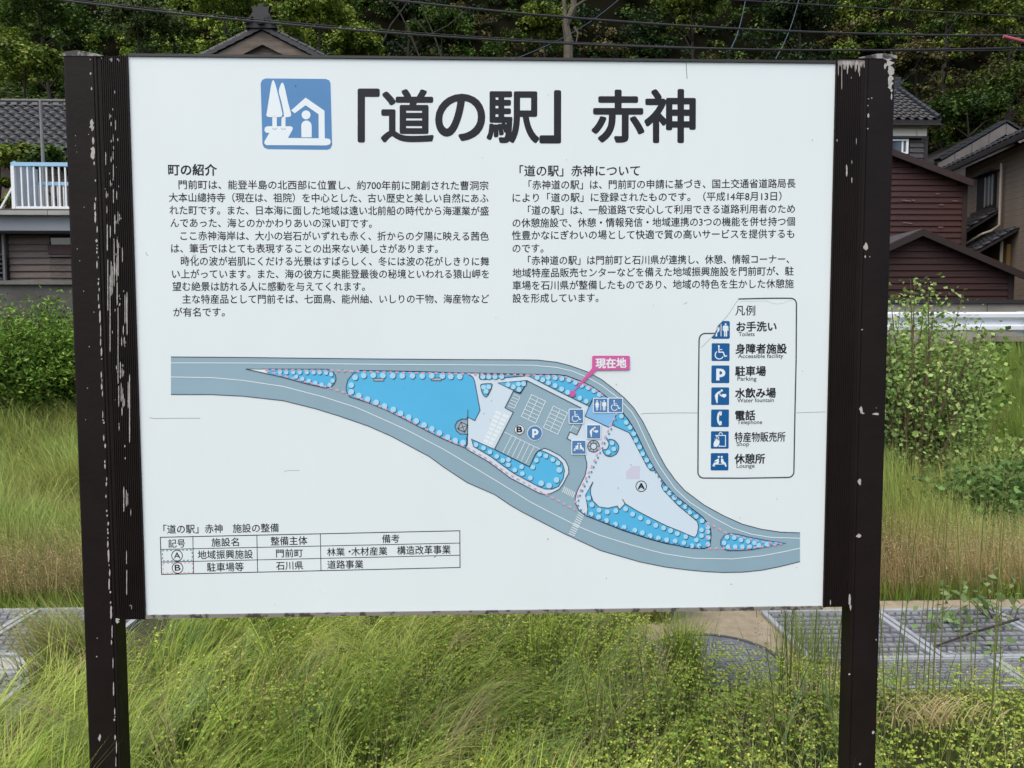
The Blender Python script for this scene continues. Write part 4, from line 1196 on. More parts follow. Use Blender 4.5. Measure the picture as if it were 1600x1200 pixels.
# ---- D: white plastered house right
dd, dr = 25.0, 27.6
eave_z = W(1430, 187, dd).z; ridge_z = W(1430, 141, dr).z
wx1 = W(1448, 220, dd + .22).x
hD = empty('plaster_house', (wx1 - 3, Y(dd + 2.5), 3), 'two storey house with cream plaster and dark tiled roof right of the sign', 'house')
ex0, ex1 = wx1 - 7.2, W(1470, 187, dd).x
mb = MB(); mb.hexa([Vector((ex0, Y(dd), eave_z - .14)), Vector((ex1, Y(dd), eave_z - .14)), Vector((ex1, Y(dr), ridge_z - .14)), Vector((ex0, Y(dr), ridge_z - .14)),
                    Vector((ex0, Y(dd), eave_z - .01)), Vector((ex1, Y(dd), eave_z - .01)), Vector((ex1, Y(dr), ridge_z - .01)), Vector((ex0, Y(dr), ridge_z - .01))])
roofD = mb.build('roof', ROOFUNDER, hD)
tiled_slope(hD, (ex0, Y(dd), eave_z), (ex1, Y(dd), eave_z), (ex0, Y(dr), ridge_z), roofpart=roofD, w=.30, l=.30)
mb = MB(); mb.slab([(ex0, Y(dr) + .02, ridge_z), (ex1, Y(dr) + .02, ridge_z), (ex1, Y(dr + 2.6), eave_z), (ex0, Y(dr + 2.6), eave_z)], .12); mb.build('rear_slope', TILE, hD)
x = ex0
while x < ex1 - .3:
    mb = MB(); mb.tube([(x, Y(dr), ridge_z + .08), (x + .32, Y(dr), ridge_z + .08)], [.13, .12], 8); mb.build('ridge_tile', TILE, roofD); x += .33
mb = MB(); mb.box((ex1 - .32, Y(dr) - .16, ridge_z - .05), (ex1 - .02, Y(dr) + .16, ridge_z + .42)); mb.build('ridge_ornament', TILE, roofD, bevel=.04)
for i in range(10):
    t = i / 10; p0 = Vector((ex1 - .05, Y(dd), eave_z + .07)).lerp(Vector((ex1 - .05, Y(dr), ridge_z + .07)), t); p1 = Vector((ex1 - .05, Y(dd), eave_z + .07)).lerp(Vector((ex1 - .05, Y(dr), ridge_z + .07)), t + .095)
    mb = MB(); mb.tube([p0, p1], [.10, .085], 7); mb.build('verge_tile', TILE, roofD)
mb = MB(); mb.box((ex0, Y(dd) - .1, eave_z - .19), (ex1, Y(dd) + .02, eave_z - .145)); mb.build('gutter', mat('dark_gutter', srgb(36, 34, 34), .6), hD)
pz = W(1430, 219, dd + .5).z
mb = MB(); mb.box((ex0 + .3, Y(dd + .22), pz), (wx1, Y(dr + 2.2), eave_z - .1)); mb.build('plaster_wall', PLASTER, hD)
mb = MB(); mb.box((ex0 + .3, Y(dd + .22) + .01, 2.4), (wx1 - .01, Y(dr + 2.2), pz - .002)); mb.build('lower_wall', mat('dark_board_backing', srgb(50, 46, 44), .9), hD)
mb = MB(); mb.box((ex0 + .3, Y(dd + .22) - .06, pz - .07), (wx1 + .03, Y(dd + .22) - .002, pz + .05)); mb.build('trim_band', mat('dark_trim', srgb(44, 40, 38), .8), hD)
boards(hD, (W(1413, 230, dd + .5).x, Y(dd + .20)), (wx1 - .12, Y(dd + .20)), 2.5, pz - .08, .17, mat('dark_grey_board', srgb(82, 80, 80), .85, col2=srgb(58, 56, 56), scale=2, stretch=(.6, .6, 8), bump=.3, bscale=18))
mb = MB(); mb.box((wx1 - .1, Y(dd + .22) - .05, 2.4), (wx1 + .02, Y(dd + .22) - .003, pz - .075)); mb.build('corner_post', mat('dark_trim', None), hD)
for xx in (1425.5,):
    xv = W(xx, 200, dd + .5).x; mb = MB(); mb.box((xv - .012, Y(dd + .22) - .006, pz + .055), (xv + .012, Y(dd + .22) - .001, eave_z - .25)); mb.build('plaster_joint', mat('plaster_joint', srgb(160, 156, 146), .9), hD)
wa, wb = W(1399, 224, dd + .45), W(1407.5, 241, dd + .45)
win = MB(); win.box((wa.x - 1.2, Y(dd + .22) - .05, wb.z), (wb.x, Y(dd + .22) - .004, wa.z)); wo_ = win.build('window', GLASS, hD)
mb = MB(); mb.box((wb.x + .002, Y(dd + .22) - .10, wb.z - .06), (wb.x + .07, Y(dd + .22) - .003, wa.z + .06)); mb.box((wa.x - 1.2, Y(dd + .22) - .10, wb.z - .07), (wb.x, Y(dd + .22) - .003, wb.z - .004)); mb.box((wa.x - 1.2, Y(dd + .22) - .10, wa.z + .004), (wb.x, Y(dd + .22) - .003, wa.z + .06)); mb.box((wb.x - .14, Y(dd + .22) - .08, wb.z), (wb.x - .09, Y(dd + .22) - .052, wa.z)); mb.build('window_frame', WHITEP, wo_)
mb = MB(); mb.box((wa.x - 1.3, Y(dd) + .05, wa.z + .08), (wb.x + .5, Y(dd + .22) - .01, wa.z + .14)); mb.build('window_hood', mat('dark_trim', None), hD)

# ---- E: red-brown boarded sheds
def gable_shed(name, label, d, apx, left_eave, right_eave, base_z, wall_r, pitch, dpt, m, trim, rthick, group=None):
    """apx/left/right are (px, py) on the front verge at distance d"""
    A = W(*apx, d); Lq = W(*left_eave, d); Rq = W(*right_eave, d)
    sh = empty(name, ((Lq.x + Rq.x) / 2, Y(d + dpt / 2), base_z), label, 'shed', group)
    wr = W(wall_r, 430, d + .25).x
    over = .25
    def top(x):
        return (A.z + (Lq.z - A.z) * (A.x - x) / (A.x - Lq.x)) if x < A.x else (A.z + (Rq.z - A.z) * (x - A.x) / (Rq.x - A.x))
    wl = Lq.x + .15
    pts = [Vector((wl, Y(d + over), base_z)), Vector((wr, Y(d + over), base_z)), Vector((wr, Y(d + over), top(wr) - rthick - .02))]
    if wl < A.x < wr: pts.append(Vector((A.x, Y(d + over), A.z - rthick - .02)))
    pts.append(Vector((wl, Y(d + over), top(wl) - rthick - .02)))
    mb = MB(); mb.prism(pts, (0, dpt, 0)); mb.build('wall', mat('board_backing', srgb(40, 26, 26), .9), sh)
    def clip(z):
        # x range at height z below the roofline
        xs = [wl + (wr - .13 - wl) * k / 200 for k in range(201)]
        ok = [x for x in xs if top(x) - rthick - .03 > z]
        if not ok: return (0, 0)
        return ((min(ok) - wl) / (wr - .13 - wl), (max(ok) - wl) / (wr - .13 - wl))
    boards(sh, (wl, Y(d + over) - .004), (wr - .13, Y(d + over) - .004), base_z + .03, A.z - rthick, pitch, m, clip=clip)
    mb = MB(); mb.box((wr - .125, Y(d + over) - .05, base_z), (wr + .02, Y(d + over) - .004, top(wr) - rthick - .01)); mb.build('corner_board', trim, sh)
    for nm, P0, P1 in (('l', A, Lq), ('r', A, Rq)):
        if (P1 - P0).length < .3: continue
        mb = MB(); mb.hexa([P0 - Vector((0, 0, rthick)), P1 - Vector((0, 0, rthick)), P1 + Vector((0, dpt + over, -rthick)), P0 + Vector((0, dpt + over, -rthick)), P0, P1, P1 + Vector((0, dpt + over, 0)), P0 + Vector((0, dpt + over, 0))])
        mb.build('roof_slope', mat('dark_sheet_roof', srgb(70, 68, 68), .6, var=.15, scale=2), sh)
        mb = MB(); mb.hexa([P0 + Vector((0, -.05, -rthick - .10)), P1 + Vector((0, -.05, -rthick - .10)), P1 + Vector((0, -.003, -rthick - .10)), P0 + Vector((0, -.003, -rthick - .10)),
                            P0 + Vector((0, -.05, -.01)), P1 + Vector((0, -.05, -.01)), P1 + Vector((0, -.003, -.01)), P0 + Vector((0, -.003, -.01))])
        mb.build('verge_board', trim, sh)
    return sh, wr, top
zc = W(1500, 473, 18.3).z
sh1, w1, t1 = gable_shed('boarded_shed', 'taller red-brown boarded shed behind the lower gabled one', 21.6, (1300, 196), (1140, 262), (1520, 281), 1.9, 1505, .165, 3.5, REDWOOD, REDTRIM, .10, 'red-brown boarded sheds')
sh2, w2, t2 = gable_shed('boarded_shed', 'low dark red-brown boarded shed with shallow gable above the guardrail', 18.4, (1441, 357), (1310, 417), (1599, 425), zc, 1582, .155, 2.6, mat('dark_red_brown_board', srgb(58, 32, 29), .8, col2=srgb(44, 26, 24), scale=1.4, stretch=(.6, .6, 7), bump=.25, bscale=20), mat('near_black_trim', srgb(40, 29, 27), .8), .08, 'red-brown boarded sheds')
# paint wear: a few pale scraps on the upper shed
mb = MB()
for x, y in ((1412, 313), (1419, 314), (1464, 303), (1471, 320), (1489, 314), (1493, 314), (1415, 348), (1422, 349), (1470, 355), (1426, 313)):
    q = W(x, y, 21.79); mb.box((q.x - .07 * random.random() - .02, q.y - .012, q.z - .012), (q.x + .06, q.y, q.z + .012))
tag(mb.build('paint_scraps', mat('pale_scrap', srgb(128, 104, 104), .8), sh1), kind='stuff')

# retaining wall under the sheds
rw = empty('retaining_wall', (12, Y(18.1), 1.3), 'pale concrete retaining wall below the red-brown sheds', 'wall')
x = 2.0
ztop = W(1500, 474.5, 18.1).z
while x < 30:
    mb = MB(); mb.box((x, Y(18.1), 1.1), (x + 1.98, Y(18.45), ztop)); mb.build('wall_panel', mat('pale_weathered_concrete', srgb(158, 154, 146), .9, col2=srgb(128, 124, 116), scale=1.2, bump=.3, bscale=20), rw); x += 2.0
mb = MB(); mb.box((2, Y(18.04), ztop + .003), (30, Y(18.6), ztop + .09)); mb.build('flashing', mat('dark_flashing', srgb(44, 44, 48), .6), rw)

# ---- G: long timber house at right edge, its side wall running away from us
GA = Vector((14.07, Y(20.1), 0)); GB = Vector((14.67, Y(24.5), 0))
gdir = (GB - GA).normalized(); gnorm = Vector((-gdir.y, gdir.x, 0))       # towards -x
if gnorm.x > 0: gnorm = -gnorm
hG = empty('timber_house', (14.5, Y(18), 1.8), 'old brown timber house with lattice wall and downpipes at the right edge', 'house')
def gp(t, z, out=0.0):     # t metres along the eave line from GA (away), out towards -x from wall
    p = GA + gdir * t - gnorm * .62 + gnorm * out
    return Vector((p.x, p.y, z))
ez = W(1600, 207, 20.1).z
t0g, t1g = -6.0, 4.4
mb = MB(); mb.hexa([gp(t0g, 1.4), gp(t1g, 1.4), gp(t1g, 1.4, -6), gp(t0g, 1.4, -6), gp(t0g, ez + .02), gp(t1g, ez + .02), gp(t1g, ez + .02, -6), gp(t0g, ez + .02, -6)][::1]); mb.build('wall', mat('dark_board_backing', None), hG)
# roof: slab rising away from the eave
mb = MB(); sl_ = .45
mb.hexa([gp(t0g - .3, ez - .06, .62), gp(t1g + .4, ez - .06, .62), gp(t1g + .4, ez - .06 + 3.6 * sl_, -3), gp(t0g - .3, ez - .06 + 3.6 * sl_, -3),
         gp(t0g - .3, ez + .0, .62), gp(t1g + .4, ez + .0, .62), gp(t1g + .4, ez + 3.6 * sl_, -3), gp(t0g - .3, ez + 3.6 * sl_, -3)])
roofG = mb.build('roof', ROOFUNDER, hG)
e0 = gp(t1g + .4, ez + .01, .62); e1 = gp(t0g - .3, ez + .01, .62); rg = gp(t1g + .4, ez + .01 + 2.4 * sl_, -1.78)
tiled_slope(hG, e0, e1, rg, roofpart=roofG, w=.30, l=.30)
mb = MB(); mb.beam(gp(t0g - .3, ez - .12, .60), gp(t1g + .4, ez - .12, .60), .10, .09); mb.build('gutter', mat('dark_gutter', None), hG)
boards(hG, gp(t1g - .02, 0, .012)[:2], gp(-.15, 0, .012)[:2], 1.6, ez - .05, .16, DARKWOOD)
# near part: vertical lattice over boards
boards(hG, gp(-.35, 0, .012)[:2], gp(t0g + .05, 0, .012)[:2], 1.6, ez - .05, .16, DARKWOOD)
lm = None
for k in range(36):
    t = -.25 - k * .16
    mb = MB(); mb.beam(gp(t, 2.9, .065), gp(t, ez - .05, .065), .035, .05, up=(gnorm.x, gnorm.y, 0)); mb.build('lattice_bar', mat('brown_lattice', srgb(122, 106, 88), .85, var=.2, scale=4), hG)
mb = MB(); mb.beam(gp(-.22, 1.6, .05), gp(-.22, ez - .04, .05), .12, .09, up=(gnorm.x, gnorm.y, 0)); mb.build('wall_post', mat('brown_lattice', None), hG)
# window in the side wall
def gt(px, py):            # t and z on the wall plane for a photo pixel
    r = ray(px, py); P0 = gp(0, 0); n = gnorm
    s = (P0 - CAM_LOC).dot(n) / r.dot(n); q = CAM_LOC + r * s
    return (Vector((q.x, q.y, 0)) - Vector((P0.x, P0.y, 0))).dot(gdir), q.z
ta, za = gt(1533, 281); tb, zb = gt(1560, 268); tc_, zc_ = gt(1533, 331)
wz1 = (za + zb) / 2; wz0 = zc_
mb = MB(); mb.hexa([gp(tb, wz0, .045), gp(ta, wz0, .045), gp(ta, wz0, .11), gp(tb, wz0, .11), gp(tb, wz1, .045), gp(ta, wz1, .045), gp(ta, wz1, .11), gp(tb, wz1, .11)]); wnG = mb.build('window', mat('dark_opening', None), hG)
tm = ta + (tb - ta) * .55
mb = MB(); mb.hexa([gp(tb - .0, wz0 + .1, .112), gp(tm, wz0 + .1, .112), gp(tm, wz0 + .1, .125), gp(tb, wz0 + .1, .125), gp(tb, wz1 - .1, .112), gp(tm, wz1 - .1, .112), gp(tm, wz1 - .1, .125), gp(tb, wz1 - .1, .125)]); mb.build('pane', GLASS, wnG)
for q in (tm, tb + .03, (tm + tb) / 2): 
    mb = MB(); mb.beam(gp(q, wz0 + .06, .14), gp(q, wz1 - .06, .14), .03, .03, up=(gnorm.x, gnorm.y, 0)); mb.build('glazing_bar', mat('silver_bar', srgb(120, 118, 112), .6), wnG)
mb = MB(); mb.beam(gp(ta + .1, wz1 + .05, .16), gp(tb - .1, wz1 + .05, .16), .26, .05); mb.beam(gp(ta + .1, wz0 - .09, .14), gp(tb - .1, wz0 - .09, .14), .2, .12); mb.build('window_surround', mat('dark_trim', None), wnG)
# lean-to roofs
def lean(pa, pb, out, drop, tiles=True, nm='lean_to_roof'):
    (t_a, z_a), (t_b, z_b) = gt(*pa), gt(*pb)
    zz = (z_a + z_b) / 2
    mb = MB(); mb.hexa([gp(t_a, zz - .1, .05), gp(t_b, zz - .1, .05), gp(t_b, zz - drop - .1, out), gp(t_a, zz - drop - .1, out), gp(t_a, zz - .02, .05), gp(t_b, zz - .02, .05), gp(t_b, zz - drop - .02, out), gp(t_a, zz - drop - .02, out)])
    o = mb.build(nm, ROOFUNDER, hG)
    ta_, tb_ = max(t_a, t_b), min(t_a, t_b)
    tiled_slope(hG, gp(ta_, zz - drop, out), gp(tb_, zz - drop, out), gp(ta_, zz, .05), roofpart=o, w=.26, l=.27)
    mb = MB(); mb.beam(gp(ta_, zz - drop - .14, out - .02), gp(tb_, zz - drop - .14, out - .02), .05, .22); mb.build('fascia', mat('rusty_brown_fascia', srgb(92, 66, 56), .8, var=.2, scale=3), hG)
    return zz
lean((1512, 343), (1564, 327), 1.3, .80)
lean((1545, 372), (1594, 350), 1.1, .62)
(tq, zq) = gt(1574, 330)
def pipe(pts, r, nm='downpipe', m=mat('cream_downpipe', srgb(168, 158, 140), .5)):
    mb = MB(); mb.tube(pts, r, 8); mb.build(nm, m, hG)
ta1, z1_ = gt(1573, 255); _, z2_ = gt(1571, 351)
pipe([gp(ta1, z1_, .14), gp(ta1, z2_, .14), gp(ta1 + .1, z2_ - .15, .30), gp(ta1 + .2, z2_ - .22, .5), gp(ta1 + 1.6, z2_ - .9, 1.2), gp(ta1 + 1.62, z2_ - 1.05, 1.2)], .035)
ta2, z3_ = gt(1583, 376); _, z4_ = gt(1582, 414)
pipe([gp(ta2, z3_, .3), gp(ta2, z4_ - .6, .3)], .045, m=mat('grey_green_downpipe', srgb(140, 138, 120), .5))
tA, zA1 = gt(1552, 388); tB, zB1 = gt(1582, 412)
mb = MB(); mb.hexa([gp(tA, 1.5, .055), gp(tB, 1.5, .055), gp(tB, 1.5, .16), gp(tA, 1.5, .16), gp(tA, zA1, .055), gp(tB, zA1, .055), gp(tB, zA1, .16), gp(tA, zA1, .16)]); mb.build('ochre_panel', mat('ochre_plaster', srgb(112, 88, 48), .85, var=.15, scale=2), hG)

# ---- H: house roof with plated barge behind
d5 = 26.5
A5 = W(1571, 191, d5); L5 = W(1464, 254, d5); 
hH = empty('plated_gable_house', (A5.x, Y(d5 + 3), 2.5), 'house whose roof edge with grey plates rises above the timber house', 'house')
R5x = A5.x + (A5.x - L5.x)
mb = MB()
for ex_ in (L5.x, R5x):
    mb.hexa([Vector((A5.x, Y(d5), A5.z - .12)), Vector((ex_, Y(d5), L5.z - .12)), Vector((ex_, Y(d5 + 6), L5.z - .12)), Vector((A5.x, Y(d5 + 6), A5.z - .12)),
             Vector((A5.x, Y(d5), A5.z)), Vector((ex_, Y(d5), L5.z)), Vector((ex_, Y(d5 + 6), L5.z)), Vector((A5.x, Y(d5 + 6), A5.z))])
roofH = mb.build('roof', ROOFUNDER, hH)
for ex_ in (L5.x, R5x):
    v = Vector((ex_ - A5.x, 0, L5.z - A5.z)); L = v.length; v.normalize(); up_ = Vector((-v.z * (1 if v.x > 0 else -1), 0, abs(v.x)))
    n = int(L / .26)
    mb = MB(); mb.hexa([Vector((0, -.08, 0)), Vector((0, .30, 0)), Vector((.28, .30, .02)), Vector((.28, -.08, .02)), Vector((0, -.08, .07)), Vector((0, .30, .10)), Vector((.28, .30, .12)), Vector((.28, -.08, .09))])
    me = mb.mesh('rake_tile'); me.materials.append(TILE)
    for i in range(n):
        o = bpy.data.objects.new('rake_tile', me); COL.objects.link(o); o.parent = roofH; o.matrix_parent_inverse = full_matrix(roofH).inverted()
        M_ = Matrix((v, Vector((0, 1, 0)), up_)).transposed().to_4x4(); M_.translation = Vector((A5.x, Y(d5), A5.z)) + v * (i * .26) + up_ * .003; o.matrix_basis = M_
    np_ = max(1, int(L / .62)); 
    for i in range(np_):
        a_, b_ = A5 + v * (i * L / np_ + .012), A5 + v * ((i + 1) * L / np_ - .012)
        a_.y = b_.y = Y(d5) - .05
        mb = MB(); mb.hexa([a_ - Vector((0, 0, .42)), b_ - Vector((0, 0, .42)), b_ + Vector((0, .04, -.42)), a_ + Vector((0, .04, -.42)), a_ - Vector((0, 0, .05)), b_ - Vector((0, 0, .05)), b_ + Vector((0, .04, -.05)), a_ + Vector((0, .04, -.05))])
        mb.build('barge_plate', mat('grey_barge_plate', srgb(104, 100, 96), .75, var=.15, scale=2), hH)
mb = MB(); mb.prism([Vector((L5.x + .5, Y(d5 + .4), 2)), Vector((R5x - .5, Y(d5 + .4), 2)), Vector((R5x - .5, Y(d5 + .4), L5.z + .1)), Vector((A5.x, Y(d5 + .4), A5.z - .3)), Vector((L5.x + .5, Y(d5 + .4), L5.z + .1))], (0, 5, 0)); mb.build('wall', OLDWOOD, hH)

# ---- guardrail along the road
gr = empty('guardrail', (10, Y(12), 1.3), 'pale corrugated steel guardrail along the road behind the shrub at right', 'guardrail')
gz1, gz0 = W(1500, 488, 12).z, W(1500, 518, 12).z
h = gz1 - gz0
profw = [(0.0, 0.0), (-.03, .02), (-.08, .10), (-.08, .26), (-.02, .38), (-.01, .5), (-.02, .62), (-.08, .74), (-.08, .9), (-.03, .98), (0, 1.0)]
x = -3.5
while x < 26:
    L_ = 4.0
    V = []; F = []
    for sx in (x, x + L_ - .006):
        for (py_, pz_) in profw: V.append((sx, Y(12) + py_, gz0 + h * pz_))
    n = len(profw)
    for k in range(n - 1): F.append((k, k + n, k + n + 1, k + 1))
    me = bpy.data.meshes.new('rail_beam'); me.from_pydata(V, [], F); me.update()
    o = link('rail_beam', me, ALU, gr); md = o.modifiers.new('solid', 'SOLIDIFY'); md.thickness = .006; md.offset = 1
    mb = MB(); mb.tube([(x + .1, Y(12.14), 1.1), (x + .1, Y(12.14), gz1 + .02)], .07, 10); mb.build('rail_post', mat('pale_green_grey_steel', srgb(190, 202, 200), .5), gr)
    mb = MB()
    for bz in (.15, .5, .85):
        for bxx in (.05, .18): mb.tube([(x + bxx, Y(12) - .10, gz0 + h * bz), (x + bxx, Y(12) - .02, gz0 + h * bz)], .014, 6)
    tag(mb.build('bolt_heads', mat('dark_bolt', srgb(90, 92, 94), .6), gr), kind='stuff')
    x += L_
ck = MB(); ck.box((-3.6, Y(11.75), 1.12), (24, Y(12.3), W(1500, 531, 11.9).z)); o = ck.build('road_edge_kerb', mat('kerb_concrete', srgb(138, 130, 120), .9, col2=srgb(100, 92, 84), scale=2, bump=.3, bscale=20)); tag(o, kind='structure')
cv = empty('drain_outlet', (W(1560, 533, 11.7).x, Y(11.7), 1.3), 'dark square drain opening under the concrete edge by the guardrail', 'drain')
qa, qb = W(1538, 528, 11.73), W(1594, 543, 11.73)
mb = MB(); mb.box((qa.x, Y(11.70), qb.z - .05), (qb.x, Y(11.745), qa.z - .06)); mb.build('opening', BLACKV, cv)
mb = MB(); mb.box((qa.x - .1, Y(11.60), qa.z - .055), (qb.x + .1, Y(11.745), qa.z + .03)); mb.build('lintel', mat('kerb_concrete', None), cv)

# ---- drain covers in the foreground
FR_M = mat('galvanised_frame', srgb(160, 164, 167), 0.55, var=.15, scale=12)
BASE_M = mat('dark_grate_base', srgb(78, 80, 83), 0.8, var=.2, scale=20, bump=.2, bscale=80)
BAR_M = mat('worn_grate_rib', srgb(128, 131, 133), 0.7, var=.3, scale=4)
def drain_cover(x0, d0, x1, d1, label, z=.012, master=None, group='ribbed drain covers', sy=1.0):
    w_, l_ = x1 - x0, d1 - d0
    if master is not None:
        r_ = master.copy(); COL.objects.link(r_); r_.location = (x0, Y(d0), z); r_['label'] = label; r_.scale = (1, sy, 1)
        for ch in list(master.children):
            c_ = ch.copy(); COL.objects.link(c_); c_.parent = r_
        return r_
    r_ = empty('drain_cover', (x0, Y(d0), z), label, 'drain cover', group)
    mb = MB(); f = .028
    mb.box((0, 0, 0), (w_, f, .016)); mb.box((0, l_ - f, 0), (w_, l_, .016)); mb.box((0, f + .0005, 0), (f, l_ - f - .0005, .016)); mb.box((w_ - f, f + .0005, 0), (w_, l_ - f - .0005, .016))
    def lk(mb, nm, m): 
        o = bpy.data.objects.new(nm, mb.mesh(nm)); o.data.materials.append(m); COL.objects.link(o); o.parent = r_; return o
    lk(mb, 'frame', FR_M)
    mb = MB(); mb.box((f, f, -.05), (w_ - f, l_ - f, .004)); lk(mb, 'plate', BASE_M)
    mb = MB(); nx, ny = 13, 10
    for j in range(ny):
        for i in range(nx):
            cx = f + (w_ - 2 * f) * (i + .5 + (.25 if j % 2 else -.25)) / nx; cy = f + (l_ - 2 * f) * (j + .5) / ny
            s = .5 if j % 2 else -.5
            a = .017; mb.add([(cx - a - .006 * s, cy - a * .7, .0115), (cx + a - .006 * s, cy - a * .7 + .006 * s, .0115), (cx + a + .012 * s, cy + a * .7, .0115), (cx - a + .012 * s, cy + a * .7 - .006 * s, .0115),
                              (cx - a - .006 * s - .002, cy - a * .7 - .002, .003), (cx + a - .006 * s + .002, cy - a * .7 + .006 * s - .002, .003), (cx + a + .012 * s + .002, cy + a * .7 + .002, .003), (cx - a + .012 * s - .002, cy + a * .7 - .006 * s + .002, .003)],
                             [(0, 1, 2, 3), (4, 5, 1, 0), (5, 6, 2, 1), (6, 7, 3, 2), (7, 4, 0, 3)])
    o = lk(mb, 'tread_ribs', BAR_M); tag(o, kind='stuff')
    for qx in (.07, w_ - .07):
        mb = MB(); mb.tube([(qx, .06, .004), (qx, .06, .017)], .012, 8); lk(mb, 'lifting_pin', FR_M)
    return r_
cw = .655
m0 = drain_cover(1.56, 3.60, 1.56 + cw, 4.27, 'ribbed steel drain cover beside the inner side of the right sign post')
for k, lab in ((1, 'ribbed steel drain cover just right of the right sign post'), (2, 'ribbed steel drain cover under the broad leaved seedling at right'), (3, 'ribbed steel drain cover farthest right, past the frame edge')):
    drain_cover(1.56 + k * (cw + .012), 3.60, 0, 4.27, lab, master=m0)
for k, lab in ((0, 'nearer row drain cover behind the right sign post, mostly under grass'), (1, 'nearer row drain cover half covered by clover right of the post'), (2, 'nearer row drain cover at the right edge under leaves')):
    drain_cover(1.56 + (k + .35) * (cw + .012), 3.285, 0, 3.59, lab, master=m0, sy=.46)
for k, lab in ((0, 'grey drain cover left of the left sign post, far row'), (1, 'grey drain cover at the left edge of the picture, far row'), (2, 'grey drain cover beyond the left frame edge, far row')):
    drain_cover(-2.62 - k * (cw + .012), 3.80, 0, 4.27, lab, master=m0)
for k, lab in ((0, 'grey drain cover left of the left sign post, near row under grass tips'), (1, 'grey drain cover at the left edge of the picture, near row')):
    drain_cover(-2.75 - k * (cw + .012), 2.945, 0, 3.59, lab, master=m0)
# round manhole cover
mc = W(1118, 1030, 3.62)
mh = empty('manhole_cover', (mc.x, Y(3.64), .008), 'round cast iron manhole cover with basket pattern half hidden in grass', 'manhole cover')
def lk2(mb, nm, m):
    o = bpy.data.objects.new(nm, mb.mesh(nm)); o.data.materials.append(m); COL.objects.link(o); o.parent = mh; return o
mb = MB(); Rm = .31
mb.prism([Vector((Rm * math.cos(2 * math.pi * k / 40), Rm * math.sin(2 * math.pi * k / 40), -.02)) for k in range(40)], (0, 0, .026)); lk2(mb, 'plate', mat('worn_cast_iron', srgb(104, 108, 114), .6, var=.2, scale=14))
mb = MB()
for k in range(40):
    a, b = 2 * math.pi * k / 40, 2 * math.pi * (k + 1) / 40
    mb.hexa([(Rm * math.cos(a), Rm * math.sin(a), 0), ((Rm + .02) * math.cos(a), (Rm + .02) * math.sin(a), 0), ((Rm + .02) * math.cos(b), (Rm + .02) * math.sin(b), 0), (Rm * math.cos(b), Rm * math.sin(b), 0),
             (Rm * math.cos(a), Rm * math.sin(a), .012), ((Rm + .02) * math.cos(a), (Rm + .02) * math.sin(a), .012), ((Rm + .02) * math.cos(b), (Rm + .02) * math.sin(b), .012), (Rm * math.cos(b), Rm * math.sin(b), .012)])
lk2(mb, 'rim', BASE_M)
mb = MB()
for i in range(-5, 6):
    for j in range(-5, 6):
        cx, cy = i * .066, j * .066
        if math.hypot(cx, cy) > Rm - .045: continue
        for o_ in (-.016, 0.004, .024):
            if (i + j) % 2: mb.box((cx - .026, cy + o_ - .006, .0062), (cx + .026, cy + o_ + .006, .0125))
            else: mb.box((cx + o_ - .006, cy - .026, .0062), (cx + o_ + .006, cy + .026, .0125))
tag(lk2(mb, 'raised_pattern', BAR_M), kind='stuff')

# ---- poles and wires
WIRE = mat('black_cable', srgb(34, 34, 36), 0.6)
WOODP = mat('grey_concrete_pole', srgb(128, 126, 122), .9, var=.1, scale=3)
def pole(x, d, label):
    p_ = empty('utility_pole', (x, Y(d), 1.3), label, 'utility pole', 'utility poles along the road')
    mb = MB(); mb.tube([(x, Y(d), 1.0), (x, Y(d), 14.8)], [.19, .12], 12); mb.build('shaft', WOODP, p_)
    for zz in (11.2, 12.4, 13.6):
        mb = MB(); mb.box((x - .9, Y(d) - .18, zz), (x + .9, Y(d) - .10, zz + .1)); mb.build('crossarm', GREYM, p_)
pole(-17.5, 17.2, 'concrete utility pole left of the view carrying the overhead cables'); pole(17.5, 17.2, 'concrete utility pole right of the view carrying the overhead cables')
def cable(pts, d, rad, label, x0=-17.5, x1=17.5, m=WIRE):
    Wp = [W(a, b, d) for a, b in pts]
    co = np.polyfit([p.x for p in Wp], [p.z for p in Wp], 2 if len(pts) > 2 else 1)
    n = 60; P_ = []
    for k in range(n + 1):
        x = x0 + (x1 - x0) * k / n
        P_.append((x, Y(d), float(np.polyval(co, x))))
    mb = MB(); mb.tube(P_, rad, 6); o = mb.build('overhead_cable', m); tag(o, label, 'cable', 'overhead cables')
cable([(100, 1), (200, 12.5), (400, 34), (600, 50), (800, 65), (1200, 76), (1400, 80), (1600, 74)], 17.0, .021, 'lowest thick overhead cable just above the top edge of the sign')
cable([(612, 0), (800, 20), (1000, 35), (1200, 47), (1400, 55.5), (1600, 55)], 17.1, .024, 'thick middle overhead cable sloping down to the right')
cable([(1150, 0), (1400, 15), (1600, 26)], 17.3, .014, 'thin upper overhead cable at top right', x0=-3)
cable([(0, -14), (100, -2), (400, 27), (800, 61), (1200, 81), (1400, 77)], 17.6, .010, 'thin overhead wire close along the lowest thick cable')
def wire2(a, b, label, rad=.012, m=None):
    mb = MB(); A_, B_ = Vector(a), Vector(b)
    mb.tube([A_.lerp(B_, k / 12) - Vector((0, 0, .25 * math.sin(math.pi * k / 12))) for k in range(13)], rad, 5)
    o = mb.build('guy_wire', m or mat('blue_grey_wire', srgb(70, 82, 96), .6)); tag(o, label, 'wire', 'thin wires slung up to the hillside')
wire2(W(800, 94, 20), W(980, -12, 30), 'thin blue-grey wire rising across the trees above the right bracket of the title')
wire2(W(1140, 80, 18), W(1166, -6, 27), 'thin wire rising steeply left of the thin upper cable')
wire2(W(1212, 92, 20), W(1250, -8, 30), 'thin wire rising steeply above the right end of the sign')
